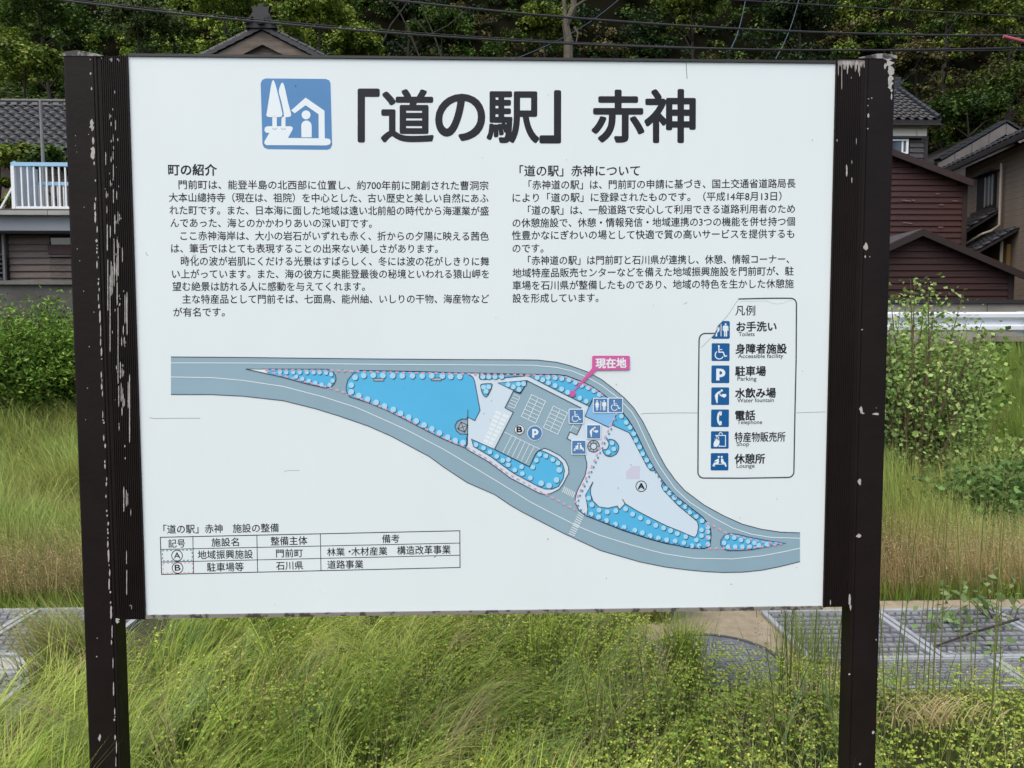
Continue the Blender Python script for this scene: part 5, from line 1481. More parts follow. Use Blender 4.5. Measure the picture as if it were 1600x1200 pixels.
wire2(W(1398, 128, 24), W(1445, 78, 17.2), 'short dark wire from the tiled house roof up to the cables')
mb = MB(); mb.tube([W(1568, 57, 16.9), W(1584, 61, 16.9), W(1612, 68, 16.9)], .035, 8); o = mb.build('cable_sleeve', mat('faded_red_sleeve', srgb(170, 84, 96), .6)); tag(o, 'faded red protective sleeve on a cable at the right edge', 'cable sleeve')

# ================================================================== VEGETATION
LEAF = mat('leaf', (0.05, 0.08, 0.02, 1), 0.62, attr=True, trans=0.22, spec=0.25)
BLADE = mat('grass_blade', (0.1, 0.14, 0.04, 1), 0.6, attr=True, trans=0.22, spec=0.25)
PETAL = mat('petal', (0.6, 0.6, 0.05, 1), 0.6, attr=True, spec=0.2)
BARK = mat('bark', srgb(62, 55, 46), 0.95, col2=srgb(36, 32, 28), scale=4, bump=.5, bscale=12)
def lin3(r, g, b, k=1.0): return np.array(srgb(r, g, b, k)[:3])

def rnd(n, a=0.0, b=1.0): return RNG.uniform(a, b, n)

def blade_arrays(x, d, z, h, az, bend, w, col, tipcol=None, segs=3, side=None):
    """curved tapering blades; bend 0 upright .. 1.5 lying over in direction az"""
    n = len(x)
    dirx, diry = np.cos(az), np.sin(az)
    sa = az + np.pi / 2 + RNG.normal(0, .7, n) if side is None else side
    sx, sy = np.cos(sa), np.sin(sa)
    V = np.empty((n, 2 * segs + 1, 3), np.float32); C = np.empty((n, 2 * segs + 1, 3), np.float32)
    tip = col if tipcol is None else tipcol
    # integrate a curving centre line
    ang = np.zeros(n); cx = x.copy(); cy = d + CAM_LOC.y; cz = z.copy()
    px_, py_, pz_ = cx.copy(), cy.copy(), cz.copy()
    step = h / segs
    for k in range(segs + 1):
        t = k / segs
        ww = w * (1 - t * t * .9) * .5
        if k < segs:
            V[:, 2 * k, 0] = px_ - sx * ww; V[:, 2 * k, 1] = py_ - sy * ww; V[:, 2 * k, 2] = pz_
            V[:, 2 * k + 1, 0] = px_ + sx * ww; V[:, 2 * k + 1, 1] = py_ + sy * ww; V[:, 2 * k + 1, 2] = pz_
            C[:, 2 * k] = C[:, 2 * k + 1] = col * (1 - t) + tip * t
        else:
            V[:, -1, 0] = px_; V[:, -1, 1] = py_; V[:, -1, 2] = pz_; C[:, -1] = tip
        a = bend * (t + .5 / segs) * 1.45
        px_ = px_ + dirx * np.sin(a) * step; py_ = py_ + diry * np.sin(a) * step; pz_ = pz_ + np.cos(a) * step
    b = (np.arange(n) * (2 * segs + 1))[:, None]
    q = np.concatenate([b + np.array([[2 * k, 2 * k + 1, 2 * k + 3, 2 * k + 2]]) for k in range(segs - 1)], 0)
    t_ = b + np.array([[2 * segs - 2, 2 * segs - 1, 2 * segs]])
    return V.reshape(-1, 3), q, t_, C.reshape(-1, 3)

def leaf_arrays(P, N, size, col, aspect=.62, roll=None):
    """kite leaves: position, normal, size per leaf"""
    n = len(P)
    N = N / (np.linalg.norm(N, axis=1, keepdims=True) + 1e-9)
    r = RNG.normal(size=(n, 3)); U = np.cross(N, r); U /= (np.linalg.norm(U, axis=1, keepdims=True) + 1e-9); Vv = np.cross(N, U)
    s = size[:, None]
    droop = N * s * .12
    V = np.stack([P - U * s * .5 - droop, P - U * s * .02 + Vv * s * aspect * .5, P + U * s * .5 - droop, P - U * s * .02 - Vv * s * aspect * .5], 1)
    q = (np.arange(n) * 4)[:, None] + np.arange(4)[None]
    C = np.repeat(col, 4, 0)
    return V.reshape(-1, 3), q, C

class Veg:
    def __init__(s): s.V, s.Q, s.T, s.C, s.n = [], [], [], [], 0
    def blades(s, *a, **k):
        V, q, t, C = blade_arrays(*a, **k); s.V.append(V); s.Q.append(q + s.n); s.T.append(t + s.n); s.C.append(C); s.n += len(V)
    def leaves(s, *a, **k):
        V, q, C = leaf_arrays(*a, **k); s.V.append(V); s.Q.append(q + s.n); s.C.append(C); s.n += len(V)
    def blobs(s, P, r, col):
        n = len(P); o = np.array([(1, 0, 0), (0, 1, 0), (-1, 0, 0), (0, -1, 0), (0, 0, 1), (0, 0, -1)], float)
        V = P[:, None] + o[None] * r[:, None, None]
        f = np.array([(0, 1, 4), (1, 2, 4), (2, 3, 4), (3, 0, 4), (1, 0, 5), (2, 1, 5), (3, 2, 5), (0, 3, 5)])
        t = (np.arange(n) * 6)[:, None, None] + f[None]
        s.V.append(V.reshape(-1, 3)); s.T.append(t.reshape(-1, 3) + s.n); s.C.append(np.repeat(col, 6, 0)); s.n += n * 6
    def build(s, name, m, parent=None, label=None, cat=None, kind=None, group=None):
        me = arrays_mesh(name, np.concatenate(s.V), np.concatenate(s.Q) if s.Q else None, np.concatenate(s.T) if s.T else None, np.concatenate(s.C))
        o = link(name, me, m, parent)
        return tag(o, label, cat, group, kind)

def mixc(a, b, t): return a[None] * (1 - t[:, None]) + b[None] * t[:, None]
def jitter(C, k=.18):
    return np.clip(C * (1 + RNG.normal(0, k, (len(C), 1))) * (1 + RNG.normal(0, k * .35, C.shape)), 0.002, 1)

G_PALE = lin3(172, 188, 92); G_MID = lin3(132, 158, 54); G_DEEP = lin3(88, 118, 40); G_DRY = lin3(176, 162, 116); G_RED = lin3(158, 122, 92); G_YEL = lin3(150, 160, 76); G_BLUE = lin3(124, 152, 92)

# ---- A. foreground long grass, combed over in swathes
v = Veg()
def zone(n, x0, x1, d0, d1, keep):
    x = rnd(n, x0, x1); d = rnd(n, d0, d1); k = keep(x, d); return x[k], d[k]
def foreground(x, d):
    edge_r = np.where(x > 1.35, 3.40, 3.42) + .12 * fbm(x, d * 0, 2.2, 3)                       # clear of the drain covers on the right
    edge_l = 2.84 + .10 * fbm(x, d * 0, 3.0, 4)
    man = (np.hypot(x - mc.x - .06, (d - 3.66) * .9) < .30) | ((x > mc.x) & (x < 1.5) & (d > 3.36))
    right = man | (x > 0.80) & (d > edge_r - .25 * np.clip((x - .8) * 1.2, 0, 1) + (x < 1.4) * .15)
    left = (x < -1.62) & (d > edge_l + .75 * np.clip((x + 2.15) / .55, 0, 1)) & (x < -1.62)
    return ~right & ~left & (d < 4.95)
# bundles of blades that spring from one root and arch the same way
nt_ = 5200; per = 20
cx_, cd_ = zone(nt_, -4.0, 4.0, 1.75, 4.95, lambda x, d: foreground(x, d) & (np.abs(x - .03 * d) < .82 * d))
sw = fbm(cx_, cd_, 2.4, 6); sw2 = fbm(cx_, cd_, 4.2, 9)
k = np.clip(.66 + .6 * sw - .75 * np.clip(cx_ * .9, -1, 1.2), .05, 1) > rnd(len(cx_)) * .85
cx_, cd_, sw, sw2 = cx_[k], cd_[k], sw[k], sw2[k]
taz = .45 + 1.5 * sw + .6 * sw2 + RNG.normal(0, .55, len(cx_)) + np.where(rnd(len(cx_)) < .12, 2.6, 0); tb = np.clip(1.32 + .5 * sw2 + RNG.normal(0, .28, len(cx_)), .1, 1.75); th = (.43 + .12 * sw2 + RNG.normal(0, .07, len(cx_))).clip(.15, .6) * np.where(cx_ > .5, .72, 1) * np.where(cx_ > 1.35, .8, 1)
ttone = np.clip(.60 + .5 * sw2 + RNG.normal(0, .3, len(cx_)), 0, 1); tkind = rnd(len(cx_))
rep = lambda a: np.repeat(a, per)
n = len(cx_) * per
x = rep(cx_) + RNG.normal(0, .022, n); d = rep(cd_) + RNG.normal(0, .022, n)
h = rep(th) * rnd(n, .65, 1.15); az = rep(taz) + RNG.normal(0, .20, n); bend = np.clip(rep(tb) + RNG.normal(0, .18, n), .05, 1.8)
col = mixc(G_MID, G_PALE, np.clip(rep(ttone) + RNG.normal(0, .15, n), 0, 1)); tk = rep(tkind)
col[tk < .07] = G_DRY * .95; bl = (tk > .86) & (rep(sw) > 0); col[bl] = G_BLUE; col[rnd(n) < .05] = G_DRY
v.blades(x, d, ground_z(x, d) - .01, h, az, bend, rnd(n, .0016, .0038), jitter(col * .5), jitter(col * 1.3), segs=5)  # dark roots and bright tips paint the shade between blades into their colour
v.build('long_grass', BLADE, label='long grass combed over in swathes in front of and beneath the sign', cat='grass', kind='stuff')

# fine upright grass between
v = Veg()
x, d = zone(52000, -4.2, 4.0, 1.75, 4.9, lambda x, d: foreground(x, d) & (np.abs(x - .03 * d) < .82 * d))
x3, d3 = zone(16000, -4.4, 4.6, .9, 3.1, lambda x, d: (np.abs(x - .03 * d) > .80 * d)); k = (x < .3) | (rnd(len(x)) < .5); x, d = np.concatenate([x[k], x3]), np.concatenate([d[k], d3]); h = rnd(len(x), .10, .30) * np.where(x > .4, .75, 1); col = mixc(G_DEEP, G_MID, rnd(len(x)))
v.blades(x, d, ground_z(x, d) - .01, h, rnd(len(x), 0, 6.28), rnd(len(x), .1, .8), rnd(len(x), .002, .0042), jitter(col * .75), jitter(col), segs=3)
v.build('short_grass', BLADE, label='short undergrowth grass beneath the long blades in the foreground', cat='grass', kind='stuff')

# ---- B. clover-like plants with tiny yellow flowers
def clover(n, x0, x1, d0, d1, keep, hh=(.10, .26)):
    x, d = zone(n, x0, x1, d0, d1, keep)
    ph = fbm(x, d, 3.1, 12)
    z = ground_z(x, d) + rnd(len(x), *hh) * (.85 + .25 * ph)
    return x, d, z, ph
v = Veg(); fl = Veg()
cl = lambda x, d: foreground(x, d) & (np.abs(x - .03 * d) < .82 * d) & ((fbm(x, d, 1.5, 21) + .8 * np.clip(x + .4, -1, 1) + .1) > rnd(len(x), -.5, .5))
x, d, z, ph = clover(54000, -4.2, 4.0, 1.8, 4.6, cl)
P0 = np.stack([x, d + CAM_LOC.y, z], 1)
for k in range(3):
    a = rnd(len(x), 0, 6.28) if k == 0 else a + 2.09
    P = P0 + np.stack([np.cos(a), np.sin(a), np.zeros(len(x))], 1) * .0065
    N = np.stack([rnd(len(x), -.5, .5), rnd(len(x), -.5, .5), np.ones(len(x))], 1)
    col = mixc(lin3(122, 150, 48), lin3(176, 190, 88), rnd(len(x)))
    v.leaves(P, N, rnd(len(x), .009, .017), jitter(col), aspect=.8)
m_ = rnd(len(x)) < .35
v.blades(x[m_], d[m_], ground_z(x[m_], d[m_]), (z - ground_z(x, d))[m_], rnd(m_.sum(), 0, 6.28), rnd(m_.sum(), 0, .3), np.full(m_.sum(), .0016), jitter(np.repeat(lin3(96, 116, 54)[None], m_.sum(), 0)), segs=2)
x2, d2 = zone(9000, -4.2, 4.0, 1.8, 4.4, cl)
v.blades(x2, d2, ground_z(x2, d2), rnd(len(x2), .18, .42), rnd(len(x2), 0, 6.28), rnd(len(x2), .05, .9), rnd(len(x2), .0014, .0026), jitter(np.repeat(lin3(140, 150, 80)[None], len(x2), 0)), jitter(np.repeat(lin3(188, 186, 128)[None], len(x2), 0)), segs=4)
v.build('clover', LEAF, label='low clover-like plants carpeting the foreground at centre and right', cat='clover', kind='stuff')
m_ = (rnd(len(x)) < .34 + .25 * ph)
P = P0[m_] + np.array([0, 0, .03]); n = len(P)
col = mixc(lin3(206, 204, 66), lin3(188, 200, 118), rnd(n)); o_ = rnd(n) < .05; col[o_] = lin3(210, 176, 50)
fl.blobs(P, rnd(n, .0026, .0058), jitter(col, .12))
fl.build('yellow_flowers', PETAL, label='tiny yellow flower heads dotted through the foreground clover', cat='flowers', kind='stuff')

# ---- C. dry creeping bits, seed stems standing tall at the right
v = Veg()
stems = [(1243, 0), (1262, 560), (1275, 700), (1310, 760), (1385, 880), (1400, 760), (1422, 700), (1440, 640), (1460, 690), (1447, 860), (1486, 600), (1500, 620), (1516, 560), (1535, 640), (1560, 700), (1480, 780), (1590, 640), (1460, 940), (1580, 820), (1530, 800), (1565, 900), (1240, 900), (1252, 860)]
n = 0; xs, ds, hs, azs, bs = [], [], [], [], []
for px_0, topy in stems:
    dd_ = random.uniform(2.55, 3.25)
    topy = max(topy, 560)
    p = W(px_0, topy, dd_)
    xs.append(p.x + random.uniform(-.06, .02)); ds.append(dd_); hs.append(max(.5, p.z + .02)); azs.append(random.choice([0.2, 3.0, .5])); bs.append(random.uniform(.02, .16))
for _ in range(60):
    px_0 = random.choice([random.uniform(1395, 1640), random.uniform(1200, 1320), random.uniform(820, 1100), random.uniform(60, 400)])
    dd_ = random.uniform(2.5, 3.3); p = W(px_0, random.uniform(960, 1120), dd_)
    xs.append(p.x); ds.append(dd_); hs.append(max(.2, p.z)); azs.append(random.uniform(0, 6.28)); bs.append(random.uniform(.05, .5))
xs, ds, hs, azs, bs = map(np.array, (xs, ds, hs, azs, bs)); n = len(xs)
cs = mixc(lin3(104, 128, 60), lin3(150, 150, 84), rnd(n))
v.blades(xs, ds, np.zeros(n), hs, azs, bs, np.full(n, .0050), cs * .6, cs * .75, segs=8, side=np.zeros(n))
# little spikelets near the tops
for k in range(n):
    m_ = 16; t = rnd(m_, .62, 1.0); L = hs[k] * t
    P = np.stack([xs[k] + np.cos(azs[k]) * np.sin(bs[k] * t) * L * .5 * t + RNG.normal(0, .012, m_), np.full(m_, ds[k] + CAM_LOC.y) + RNG.normal(0, .012, m_), L * .985], 1)
    v.leaves(P, RNG.normal(size=(m_, 3)) * np.array([1, 1, .3]), rnd(m_, .006, .013), jitter(np.repeat(lin3(150, 146, 92)[None], m_, 0)), aspect=.35)
v.build('tall_grass_stems', BLADE, label='thin tall green grass stems with small seed heads rising at lower right', cat='grass', kind='stuff')
# broad single blades low right and dry straw
v = Veg()
pts = [(1215, 1190, 1235, 1050, .014), (1310, 1130, 1250, 1200, .010), (1590, 1170, 1540, 1200, .012), (1400, 1000, 1440, 900, .004)]
for a, b, c_, d_, w_ in pts:
    A_, B_ = W(a, b, 2.7), W(c_, d_, 2.8); v.blades(np.array([A_.x]), np.array([2.7]), np.array([A_.z - .15]), np.array([(B_ - A_).length + .2]), np.array([.3 if c_ > a else 2.9]), np.array([.4]), np.array([w_]), lin3(120, 150, 96)[None], segs=5, side=np.array([0.]))
for cx_, cy_, n_ in ((1455, 1122, 150), (1240, 1130, 40), (1010, 1175, 40), (1590, 1190, 50), (700, 1195, 30)):
    C0 = W(cx_, cy_, 2.75); xx = C0.x + RNG.normal(0, .09, n_); dd2 = 2.75 + RNG.normal(0, .05, n_)
    v.blades(xx, dd2, C0.z - .02 + RNG.normal(0, .012, n_), rnd(n_, .08, .20), rnd(n_, -.5, .5) + (rnd(n_) < .5) * 3.14, rnd(n_, .9, 1.4), np.full(n_, .004), jitter(np.repeat(lin3(190, 172, 128)[None], n_, 0)), segs=4)
v.build('dry_straw', BLADE, label='matted pale dry straw and broad blades low at the right', cat='straw', kind='stuff')

# ---- D. meadow beyond the drain covers
def lateral(x, d):
    u = np.abs(x / d - .033)
    return (u > .42) & (u < .80) | (rnd(len(x)) < .15)
gut = lambda x, d: ~((d < 4.55) & (x > .6)) & ~((d < 4.6) & (x < -1.7))
v = Veg()
nt_ = 25000; per = 15; cd_ = 4.5 + 6.9 * rnd(nt_) ** 1.35; cx_ = cd_ * rnd(nt_, -.82, .88)
k = lateral(cx_, cd_) & gut(cx_, cd_) & ((fbm(cx_, cd_, 6.5, 41) > -.45) | (cd_ < 5.0) | (rnd(nt_) < .3)); cx_, cd_ = cx_[k], cd_[k]; n = len(cx_) * per
taz = np.repeat(RNG.normal(0, .9, len(cx_)), per); tb = np.repeat(RNG.normal(0, .25, len(cx_)), per); thh = np.repeat(rnd(len(cx_), .65, 1.25), per); ttn = np.repeat(RNG.normal(0, .17, (len(cx_), 1)) + RNG.normal(0, .05, (len(cx_), 3)), per, 0)
x = np.repeat(cx_, per) + RNG.normal(0, .05, n); d = np.maximum(np.repeat(cd_, per) + RNG.normal(0, .05, n), 4.47)
px_d = fbm(x, d, 1.3, 31); right = x > 0; n = len(x)
col = mixc(lin3(160, 176, 102), lin3(138, 158, 66), np.clip(.5 + .5 * px_d, 0, 1))
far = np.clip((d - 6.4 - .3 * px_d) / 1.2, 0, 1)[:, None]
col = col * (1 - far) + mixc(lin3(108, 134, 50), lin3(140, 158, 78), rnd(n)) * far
f_tan = np.where(right, np.clip(.9 - (d - 4.6) / 1.9, 0, 1) * (.35 + .40 * fbm(x, d, 2.2, 33)), np.clip(.3 * px_d, 0, .3))[:, None]
col = col * (1 - f_tan) + lin3(190, 174, 108)[None] * f_tan
f_red = np.where(right, np.clip(1 - (d - 4.5 - .12 * px_d) / .55, 0, 1), np.maximum(np.clip(1 - (d - 4.5) / .5, 0, 1), np.clip(1 - np.abs(d - 5.75 - .1 * px_d) / .22, 0, 1) * .9))
f_red = (f_red ** .8 * .72)[:, None]
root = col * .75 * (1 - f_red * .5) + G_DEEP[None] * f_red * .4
col = col * (1 - f_red) + lin3(178, 148, 114)[None] * f_red
lodge = ~right & (f_red[:, 0] < .3) & (fbm(x, d, 1.6, 37) > -.6)
h = rnd(n, .22, .48) * (1 - .42 * f_red[:, 0]) * np.where(lodge, 1.25, 1) * (1 - .2 * far[:, 0])
az = 2.4 + 1.4 * px_d + RNG.normal(0, .5, n)
az = az + taz; h = h * thh * (1 + .35 * fbm(x, d, 5.0, 43) * (d > 5.0)); col = np.clip(col * (1 + ttn), .01, 1); root = np.clip(root * (1 + ttn), .01, 1)
bend = np.clip(np.where(lodge, np.clip(1.0 + .4 * fbm(x, d, 2.0, 35) + RNG.normal(0, .2, n), .3, 1.6), rnd(n, .03, .6)) + tb, .02, 1.7)
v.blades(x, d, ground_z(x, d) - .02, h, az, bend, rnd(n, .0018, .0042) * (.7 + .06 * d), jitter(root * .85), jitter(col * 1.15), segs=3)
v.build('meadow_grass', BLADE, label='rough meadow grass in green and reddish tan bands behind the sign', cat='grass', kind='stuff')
# seed haze of the dry band
v = Veg()
n = 210000; d = np.where(rnd(n) < .6, rnd(n, 4.46, 5.1), rnd(n, 4.9, 6.6)); x = d * rnd(n, -.80, .86); k = lateral(x, d) & ((d < 5.05) | (x > 0) & (rnd(n) < .45) | (rnd(n) < .06)); x, d = x[k], d[k]; n = len(x)
P = np.stack([x, d + CAM_LOC.y, ground_z(x, d) + rnd(n, .10, .36)], 1)
col = mixc(lin3(202, 168, 140), lin3(200, 188, 138), np.clip((d - 4.5) / .9, 0, 1) * .8 + .2 * rnd(n))
v.leaves(P, RNG.normal(size=(n, 3)), rnd(n, .004, .009), jitter(col), aspect=.45)
n = 9000; d = rnd(n, 4.44, 4.66); x = d * rnd(n, -.8, .86)
k = ~((x < 1.6) & (x > .5)); x, d = x[k], d[k]; n = len(x)
v.blades(x, d, ground_z(x, d) - .01, rnd(n, .05, .17), rnd(n, 0, 6.28), rnd(n, .1, 1.0), rnd(n, .002, .004), jitter(mixc(G_DEEP, G_MID, rnd(n))), segs=3)
v.build('dry_seed_heads', BLADE, label='haze of pinkish tan seed heads along the near edge of the meadow', cat='grass', kind='stuff')

# ---- E. shrubs and weeds
def shrub(name, label, cat, x, d, h, rad, nst, leaf, nleaf, c1, c2, group=None, lean=(0, 0), top_only=False, up=.6, aspect=.62):
    gz = float(ground_z(x, d))
    e = empty(name, (x, Y(d), gz), label, cat, group)
    mb = MB(); v = Veg(); tips = []
    for k in range(nst):
        a = random.uniform(0, 6.28); r0 = rad * random.uniform(0, .35); r1 = rad * math.sqrt(random.uniform(.05, 1)); hh = h * random.uniform(.55, 1) * (1 - .35 * (r1 / rad) ** 2)
        p0 = Vector((x + r0 * math.cos(a), Y(d) + r0 * math.sin(a), gz - .03)); p2 = Vector((x + r1 * math.cos(a) + lean[0] * hh, Y(d) + r1 * math.sin(a) * .8 + lean[1] * hh, gz + hh))
        p1 = p0.lerp(p2, .5) + Vector((0, 0, hh * .12)) + Vector((random.uniform(-.05, .05), random.uniform(-.05, .05), 0))
        mb.tube([p0, p1, p2], [.002 + .008 * h, .0015 + .0045 * h, .0012], 5)
        for q in range(nleaf):
            t = random.uniform(.15 if not top_only else .5, 1.03)
            c = (p0.lerp(p1, t * 2) if t < .5 else p1.lerp(p2, t * 2 - 1))
            tips.append((c.x + random.gauss(0, .07 + rad * .05), c.y + random.gauss(0, .07 + rad * .05), c.z + random.gauss(0, .04)))
    P = np.array(tips); n = len(P)
    N = RNG.normal(size=(n, 3)) * .7 + np.array([0, -.15, up]); 
    col = jitter(mixc(c1, c2, rnd(n)), .16)
    v.leaves(P, N, rnd(n, leaf * .6, leaf * 1.2), col, aspect=aspect)
    mb.build('stem', mat('brown_stem', srgb(96, 82, 60), .85, var=.2, scale=8), e)
    v.build('foliage', LEAF, e)
    return e
k = 0
weed_l = ['bright green feathery weed clump at the far left edge', 'dense green weed clump between the left edge and the left sign post', 'green weed clump directly left of the left sign post', 'green weed clump behind the left sign post']
wx = [(-5.75, 8.6, 1.36, .95), (-5.05, 8.35, 1.34, .85), (-4.55, 8.7, 1.32, .8), (-3.7, 8.6, 1.2, .9), (-6.7, 8.9, 1.26, 1.0), (-7.9, 9.1, 1.35, 1.1)]
labs = ['dense green weed clump between the left picture edge and the left post', 'green weed clump directly left of the left sign post', 'green weed clump mostly hidden behind the left sign post', 'green weed clump behind the left end of the white panel', 'green weed clump just beyond the left picture edge', 'farthest left green weed clump outside the picture']
for (x_, d_, h_, r_), lb in zip(wx, labs):
    shrub('weed_clump', lb, 'weeds', x_, d_, h_, r_, 75, .062, 190, lin3(66, 104, 28), lin3(134, 164, 68), 'green weed clumps in front of the low concrete wall', aspect=.38)
for x_, lb in ((-5.3, 'tall thin weed stem rising above the weeds against the concrete wall'), (-6.0, 'second thin weed stem at the far left edge')):
    shrub('tall_weed', lb, 'weeds', x_, 8.9, 1.72, .12, 5, .06, 60, lin3(92, 124, 50), lin3(128, 150, 76), 'thin tall weeds at left', aspect=.3)
shrub('leafy_shrub', 'loose open shrub with small pale green leaves beside the right sign post', 'shrub', 3.70, 6.5, 1.92, .58, 46, .044, 130, lin3(104, 134, 62), lin3(164, 186, 112), None, lean=(.05, 0), aspect=.7)
shrub('leafy_shrub', 'spreading lower branches of pale green shrub reaching right over the meadow', 'shrub', 4.1, 6.3, .75, .7, 26, .045, 60, lin3(100, 128, 60), lin3(156, 178, 104), None, lean=(.15, 0), aspect=.7)
shrub('leafy_shrub', 'shrub with rounder leaves and arching tips in front of the guardrail', 'shrub', 4.35, 7.1, 1.72, .48, 20, .07, 50, lin3(92, 124, 50), lin3(134, 160, 78), None, aspect=.8)
shrub('leafy_shrub', 'shrub hidden behind the right sign post', 'shrub', 3.1, 6.7, 1.55, .6, 30, .05, 90, lin3(78, 106, 54), lin3(134, 158, 96), None, aspect=.7)
for x_, d_, lb in ((3.75, 5.55, 'creeping broad leaved weed patch left part, in the meadow right of the post'), (4.25, 5.7, 'creeping broad leaved weed patch at the right picture edge'), (4.75, 5.6, 'creeping broad leaved weed patch beyond the right picture edge')):
    shrub('creeping_weed', lb, 'weeds', x_, d_, .50, .5, 44, .048, 75, lin3(66, 96, 42), lin3(112, 138, 76), 'creeping broad leaved weeds', aspect=.85)
for px_0, d_, h_, n_, lb in ((1478, 4.02, .16, 7, 'low broad leaved seedling lying on the drain cover right of the post'), (1560, 4.12, .30, 10, 'taller grey-green leaved seedling at the edge of the drain covers'), (1535, 3.75, .10, 5, 'tiny seedling with round leaves at the near edge of the drain cover')):
    p = W(px_0, 1000, d_); shrub('seedling', lb, 'plant', p.x, d_, h_, .20, n_, .055, 9, lin3(92, 118, 64), lin3(122, 144, 92), 'broad leaved seedlings on the drain covers', up=1.2, aspect=.7)
mb = MB(); a_, b_, c_ = W(1458, 1044, 3.72), W(1520, 1022, 3.85), W(1590, 1000, 4.0)
mb.tube([(a_.x, a_.y, .03), (b_.x, b_.y, .05), (c_.x, c_.y, .06)], [.005, .006, .007], 6); tag(mb.build('fallen_twig', BARK), 'thin dry twig lying across the drain cover among seedlings', 'twig')
# tuft of arching grass by the manhole cover
def tuft(px_0, d_, n_, h0, h1, lab, c1, c2, azr=(0, 6.28), w=.004, base_r=.05, b0=.5, b1=1.2):
    p = W(px_0, 1000, d_); x = p.x + RNG.normal(0, base_r, n_); dd2 = d_ + RNG.normal(0, base_r, n_); v = Veg(); c = mixc(c1, c2, rnd(n_))
    v.blades(x, dd2, ground_z(x, dd2) - .005, rnd(n_, h0, h1), rnd(n_, *azr), rnd(n_, b0, b1), rnd(n_, w * .7, w * 1.3), jitter(c * .6), jitter(c), segs=6)
    v.build('grass_tuft', BLADE, label=lab, cat='grass tuft', group='arching grass tufts by the drain')
tuft(1010, 4.25, 900, .3, .55, 'tuft of arching pale grass hanging over the manhole cover', G_DRY, G_PALE, (-.6, 1.0))
tuft(930, 4.3, 900, .35, .55, 'dense arching green tuft beneath the middle of the bottom edge', G_MID, G_PALE, (-.5, 1.2))
tuft(1160, 4.62, 900, .25, .42, 'upright green and rusty tuft behind the manhole cover', G_DEEP, G_RED, b0=.05, b1=.5, base_r=.14)
tuft(1066, 3.42, 420, .2, .40, 'upright green tuft growing over the near edge of the manhole cover', G_MID, G_PALE, b0=.1, b1=.8)
tuft(1262, 3.5, 160, .25, .42, 'sparse stiff blades in front of the first drain cover', G_MID, G_PALE, b0=.05, b1=.4, base_r=.1)
tuft(35, 3.75, 500, .2, .5, 'tan tuft hanging over the left drain covers', G_DRY, G_PALE, (2.2, 3.6)) if False else None
tuft(118, 3.55, 900, .25, .5, 'yellowish tuft arching over the left drain cover beside the post', G_DRY, G_MID, (2.4, 3.9), base_r=.09)
tuft(1215, 4.75, 500, .2, .34, 'low dark green tuft at the back edge of the concrete', G_DEEP, G_MID, b0=.1, b1=.6, base_r=.1)

# ---- F. wooded hillside
def clump_leaves(v, cx, cy, cz, R, n, size, c1, c2, shape=(1, 1, .75)):
    """several leafy sub-clumps spread through a rounded volume"""
    k = max(5, int(n / 130)); per = n // k
    for _ in range(k):
        a = RNG.normal(size=3); a /= np.linalg.norm(a); a[2] = abs(a[2]) * .9 - .15; rr = R * RNG.uniform(.45, .95)
        c = np.array([cx, cy, cz]) + a * rr * np.array(shape)
        r = R * RNG.uniform(.22, .40)
        q = RNG.normal(size=(per, 3)); q /= np.linalg.norm(q, axis=1, keepdims=True)
        P = c + q * r * (RNG.uniform(.35, 1.05, (per, 1))) * np.array([1, 1, .7])
        N = q * .6 + np.array([0, 0, .7]) + RNG.normal(size=(per, 3)) * .45
        tone = RNG.uniform(0, 1)
        col = jitter(mixc(c1, c2, np.clip(tone + RNG.normal(0, .2, per), 0, 1)), .2)
        v.leaves(P, N, RNG.uniform(size * .6, size * 1.25, per), col, aspect=.6)

D1, D2 = lin3(40, 60, 20), lin3(84, 110, 40)          # common green
B1, B2 = lin3(78, 104, 32), lin3(142, 160, 64)         # fresh yellow green
K1, K2 = lin3(24, 38, 18), lin3(52, 74, 34)           # darkest green
O1, O2 = lin3(66, 64, 38), lin3(108, 104, 60)         # brownish scrub
v = Veg()
cnt = 0
for _ in range(2600):
    u = random.uniform(-1.0, 1.1); inview = abs(u - .033) < .70
    if not inview and random.random() < .75: continue
    pxu = 800 + (u - .033) * 1200
    # height band of the slope the photo shows, plus what a step to the side reveals
    lo, hi = (.12, .60) if (pxu < 110 or pxu > 1390) else (.27, .62)
    if not inview or random.random() < .22: lo, hi = .03, .30
    ang = random.uniform(lo, hi)
    d = 27.2
    while d < 60 and (float(ground_z(u * d, d)) - CAM_H) / d < ang: d += .7
    x = u * d; z = float(ground_z(x, d))
    c = (D1, D2)
    r_ = random.random()
    if pxu < 600: c = (B1, B2) if r_ < .35 else (D1, D2)
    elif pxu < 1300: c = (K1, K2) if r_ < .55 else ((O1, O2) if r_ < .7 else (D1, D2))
    else: c = (O1, O2) if r_ < .35 else ((D1, D2) if r_ < .75 else (B1 * .8, B2 * .8))
    if 600 < pxu < 1300 and random.random() < .30: continue
    R = random.uniform(.7, 1.7)
    clump_leaves(v, x, Y(d), z + random.uniform(-.2, 1.2), R, int((310 if inview else 110) * R / 1.3), .17 if inview else .30, *c)
v.build('hillside_woodland', LEAF, label='dense mass of shrubs and undergrowth covering the steep hillside', cat='woodland', kind='stuff')

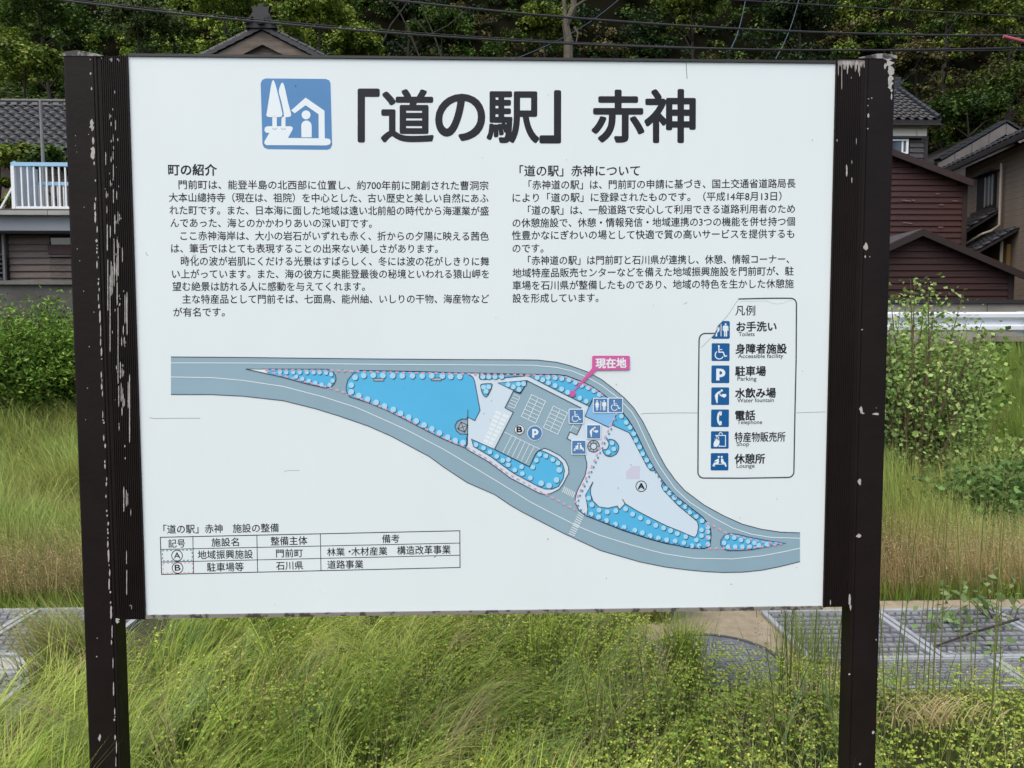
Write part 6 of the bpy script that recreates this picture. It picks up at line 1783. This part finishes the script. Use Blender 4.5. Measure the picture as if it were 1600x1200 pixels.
def hill_tree(px_0, py_0, d, R, c, label, forks=3, bare=False, tone=None, n=4200):
    p = W(px_0, py_0, d); gz = float(ground_z(p.x, d))
    e = empty('hillside_tree', (p.x, Y(d), min(gz, p.z)), label, 'tree', 'trees standing on the wooded hillside')
    mb = MB(); base = Vector((p.x + random.uniform(-.3, .3), Y(d), min(gz, p.z - 1) - .3)); topp = Vector((p.x, Y(d), p.z + R * .3))
    mid = base.lerp(topp, .5) + Vector((random.uniform(-.3, .3), 0, 0))
    mb.tube([base, mid, topp], [.12, .085, .02], 8)
    limbs = []
    for k in range(forks * 2):
        s = mid.lerp(topp, random.uniform(0, .7)); a = random.uniform(0, 6.28); t = s + Vector((math.cos(a) * R * .8, math.sin(a) * R * .6, R * random.uniform(.3, .8)))
        m_ = s.lerp(t, .5) + Vector((0, 0, .15)); mb.tube([s, m_, t], [.04, .026, .01], 6); limbs.append(t)
    mb.build('trunk', tone or BARK, e)
    v = Veg()
    clump_leaves(v, p.x, Y(d), p.z + R * .25, R, n, .15, *c)
    for t in limbs: clump_leaves(v, t.x, t.y, t.z, R * .35, 260, .15, *c)
    v.build('crown', LEAF, e)
PALEB = mat('pale_bark', srgb(92, 86, 74), .9, var=.2, scale=4, bump=.3, bscale=12)
for a in [(500, 40, 30, 1.5, (B1, B2), 'yellow-green rounded tree just right of the gabled roof ornament'),
          (555, 82, 29, 1.0, (B1, B2), 'small bright yellow-green bushy tree at the right foot of the gabled roof'),
          (350, 15, 31, 1.6, (B1, B2), 'bushy fresh green tree left of the roof ornament'),
          (215, 50, 30, 1.5, (D1, lin3(128, 146, 92)), 'pale leaved tree above the left end of the sign'),
          (60, 40, 31, 1.8, (D1, D2), 'dark green tree at the top left corner'),
          (40, 120, 28.5, 1.5, (B1 * .8, B2 * .8), 'round green tree just above the dark tiled roof at far left'),
          (690, 60, 31, 1.3, (D1, D2), 'leaning tree with thin bare limbs right of the yellow-green bush'),
          (640, 30, 32, 1.2, (K1, K2), 'dark tree with crossing bare branches above the title'),
          (850, 50, 30, 1.2, (D1, B2), 'light green tree beside the pale forked trunk'),
          (1080, 15, 31, 1.5, (D1, B2 * .8), 'green tree hanging over the dark gap above the title end'),
          (1250, 40, 31, 1.4, (K1, K2), 'deep green tree above the right end of the sign'),
          (1480, 25, 31, 1.7, (D1, B2), 'light green leafy tree at the top right'),
          (1575, 40, 32, 1.7, (D1, B2 * .9), 'green tree in the top right corner'),
          (1430, 110, 30, 1.2, (O1, O2), 'brownish scrubby tree above the plaster house roof'),
          (1510, 190, 29, 1.5, (D1, D2), 'green bushy tree between the plaster house and the timber house'),
          (1580, 150, 30, 1.5, (O1, D2), 'dull green tree above the plated roof edge'),
          (45, 262, 20.6, .75, (D1, B2), 'low green bush between the balcony and the dark tiled roof'),
          (95, 266, 20.4, .75, (D1, D2), 'dark bush behind the balcony beside the sign post'),
          (0, 264, 20.7, .8, (K1, B2), 'low green bush at the left edge behind the balcony')]:
    hill_tree(*a, n=4200 if a[2] > 25 else 2200)
# pale forked bare trunk
t0 = W(888, 62, 29.5); t1 = W(884, 40, 29.5); t2 = W(897, 12, 29.4); t3 = W(895, -20, 29.3); t4 = W(880, -18, 29.5)
e = empty('forked_tree', (t0.x, t0.y, t0.z - 2), 'pale forked bare tree trunk in the dark gap above the title', 'tree')
mb = MB(); mb.tube([t0 - Vector((0, 0, 3)), t0, t1, t2, t3], [.22, .17, .15, .13, .10], 8); mb.tube([t1, W(882, 15, 29.5), t4], [.11, .09, .06], 7); mb.build('trunk', PALEB, e)
mb = MB(); mb.tube([W(897, 42, 29), W(903, 52, 29), W(900, 68, 29)], [.05, .04, .02], 6); mb.tube([t2, W(915, 0, 29), W(930, -20, 29)], [.06, .05, .03], 6); mb.build('branch', PALEB, e)
e = empty('bare_limbs', tuple(W(600, 60, 29.5)), 'long thin bare limbs leaning through the foliage left of the title bracket', 'tree')
for q in ([(590, 85), (610, 40), (640, 0), (655, -15)], [(655, 88), (640, 50), (625, 20), (600, -10)], [(690, 90), (680, 60), (665, 25), (650, -12)], [(648, 30), (670, 55), (700, 40), (735, 10)]):
    mb = MB(); mb.tube([W(a, b, 29.3) for a, b in q], [.035, .03, .025, .018], 6); mb.build('limb', BARK, e)
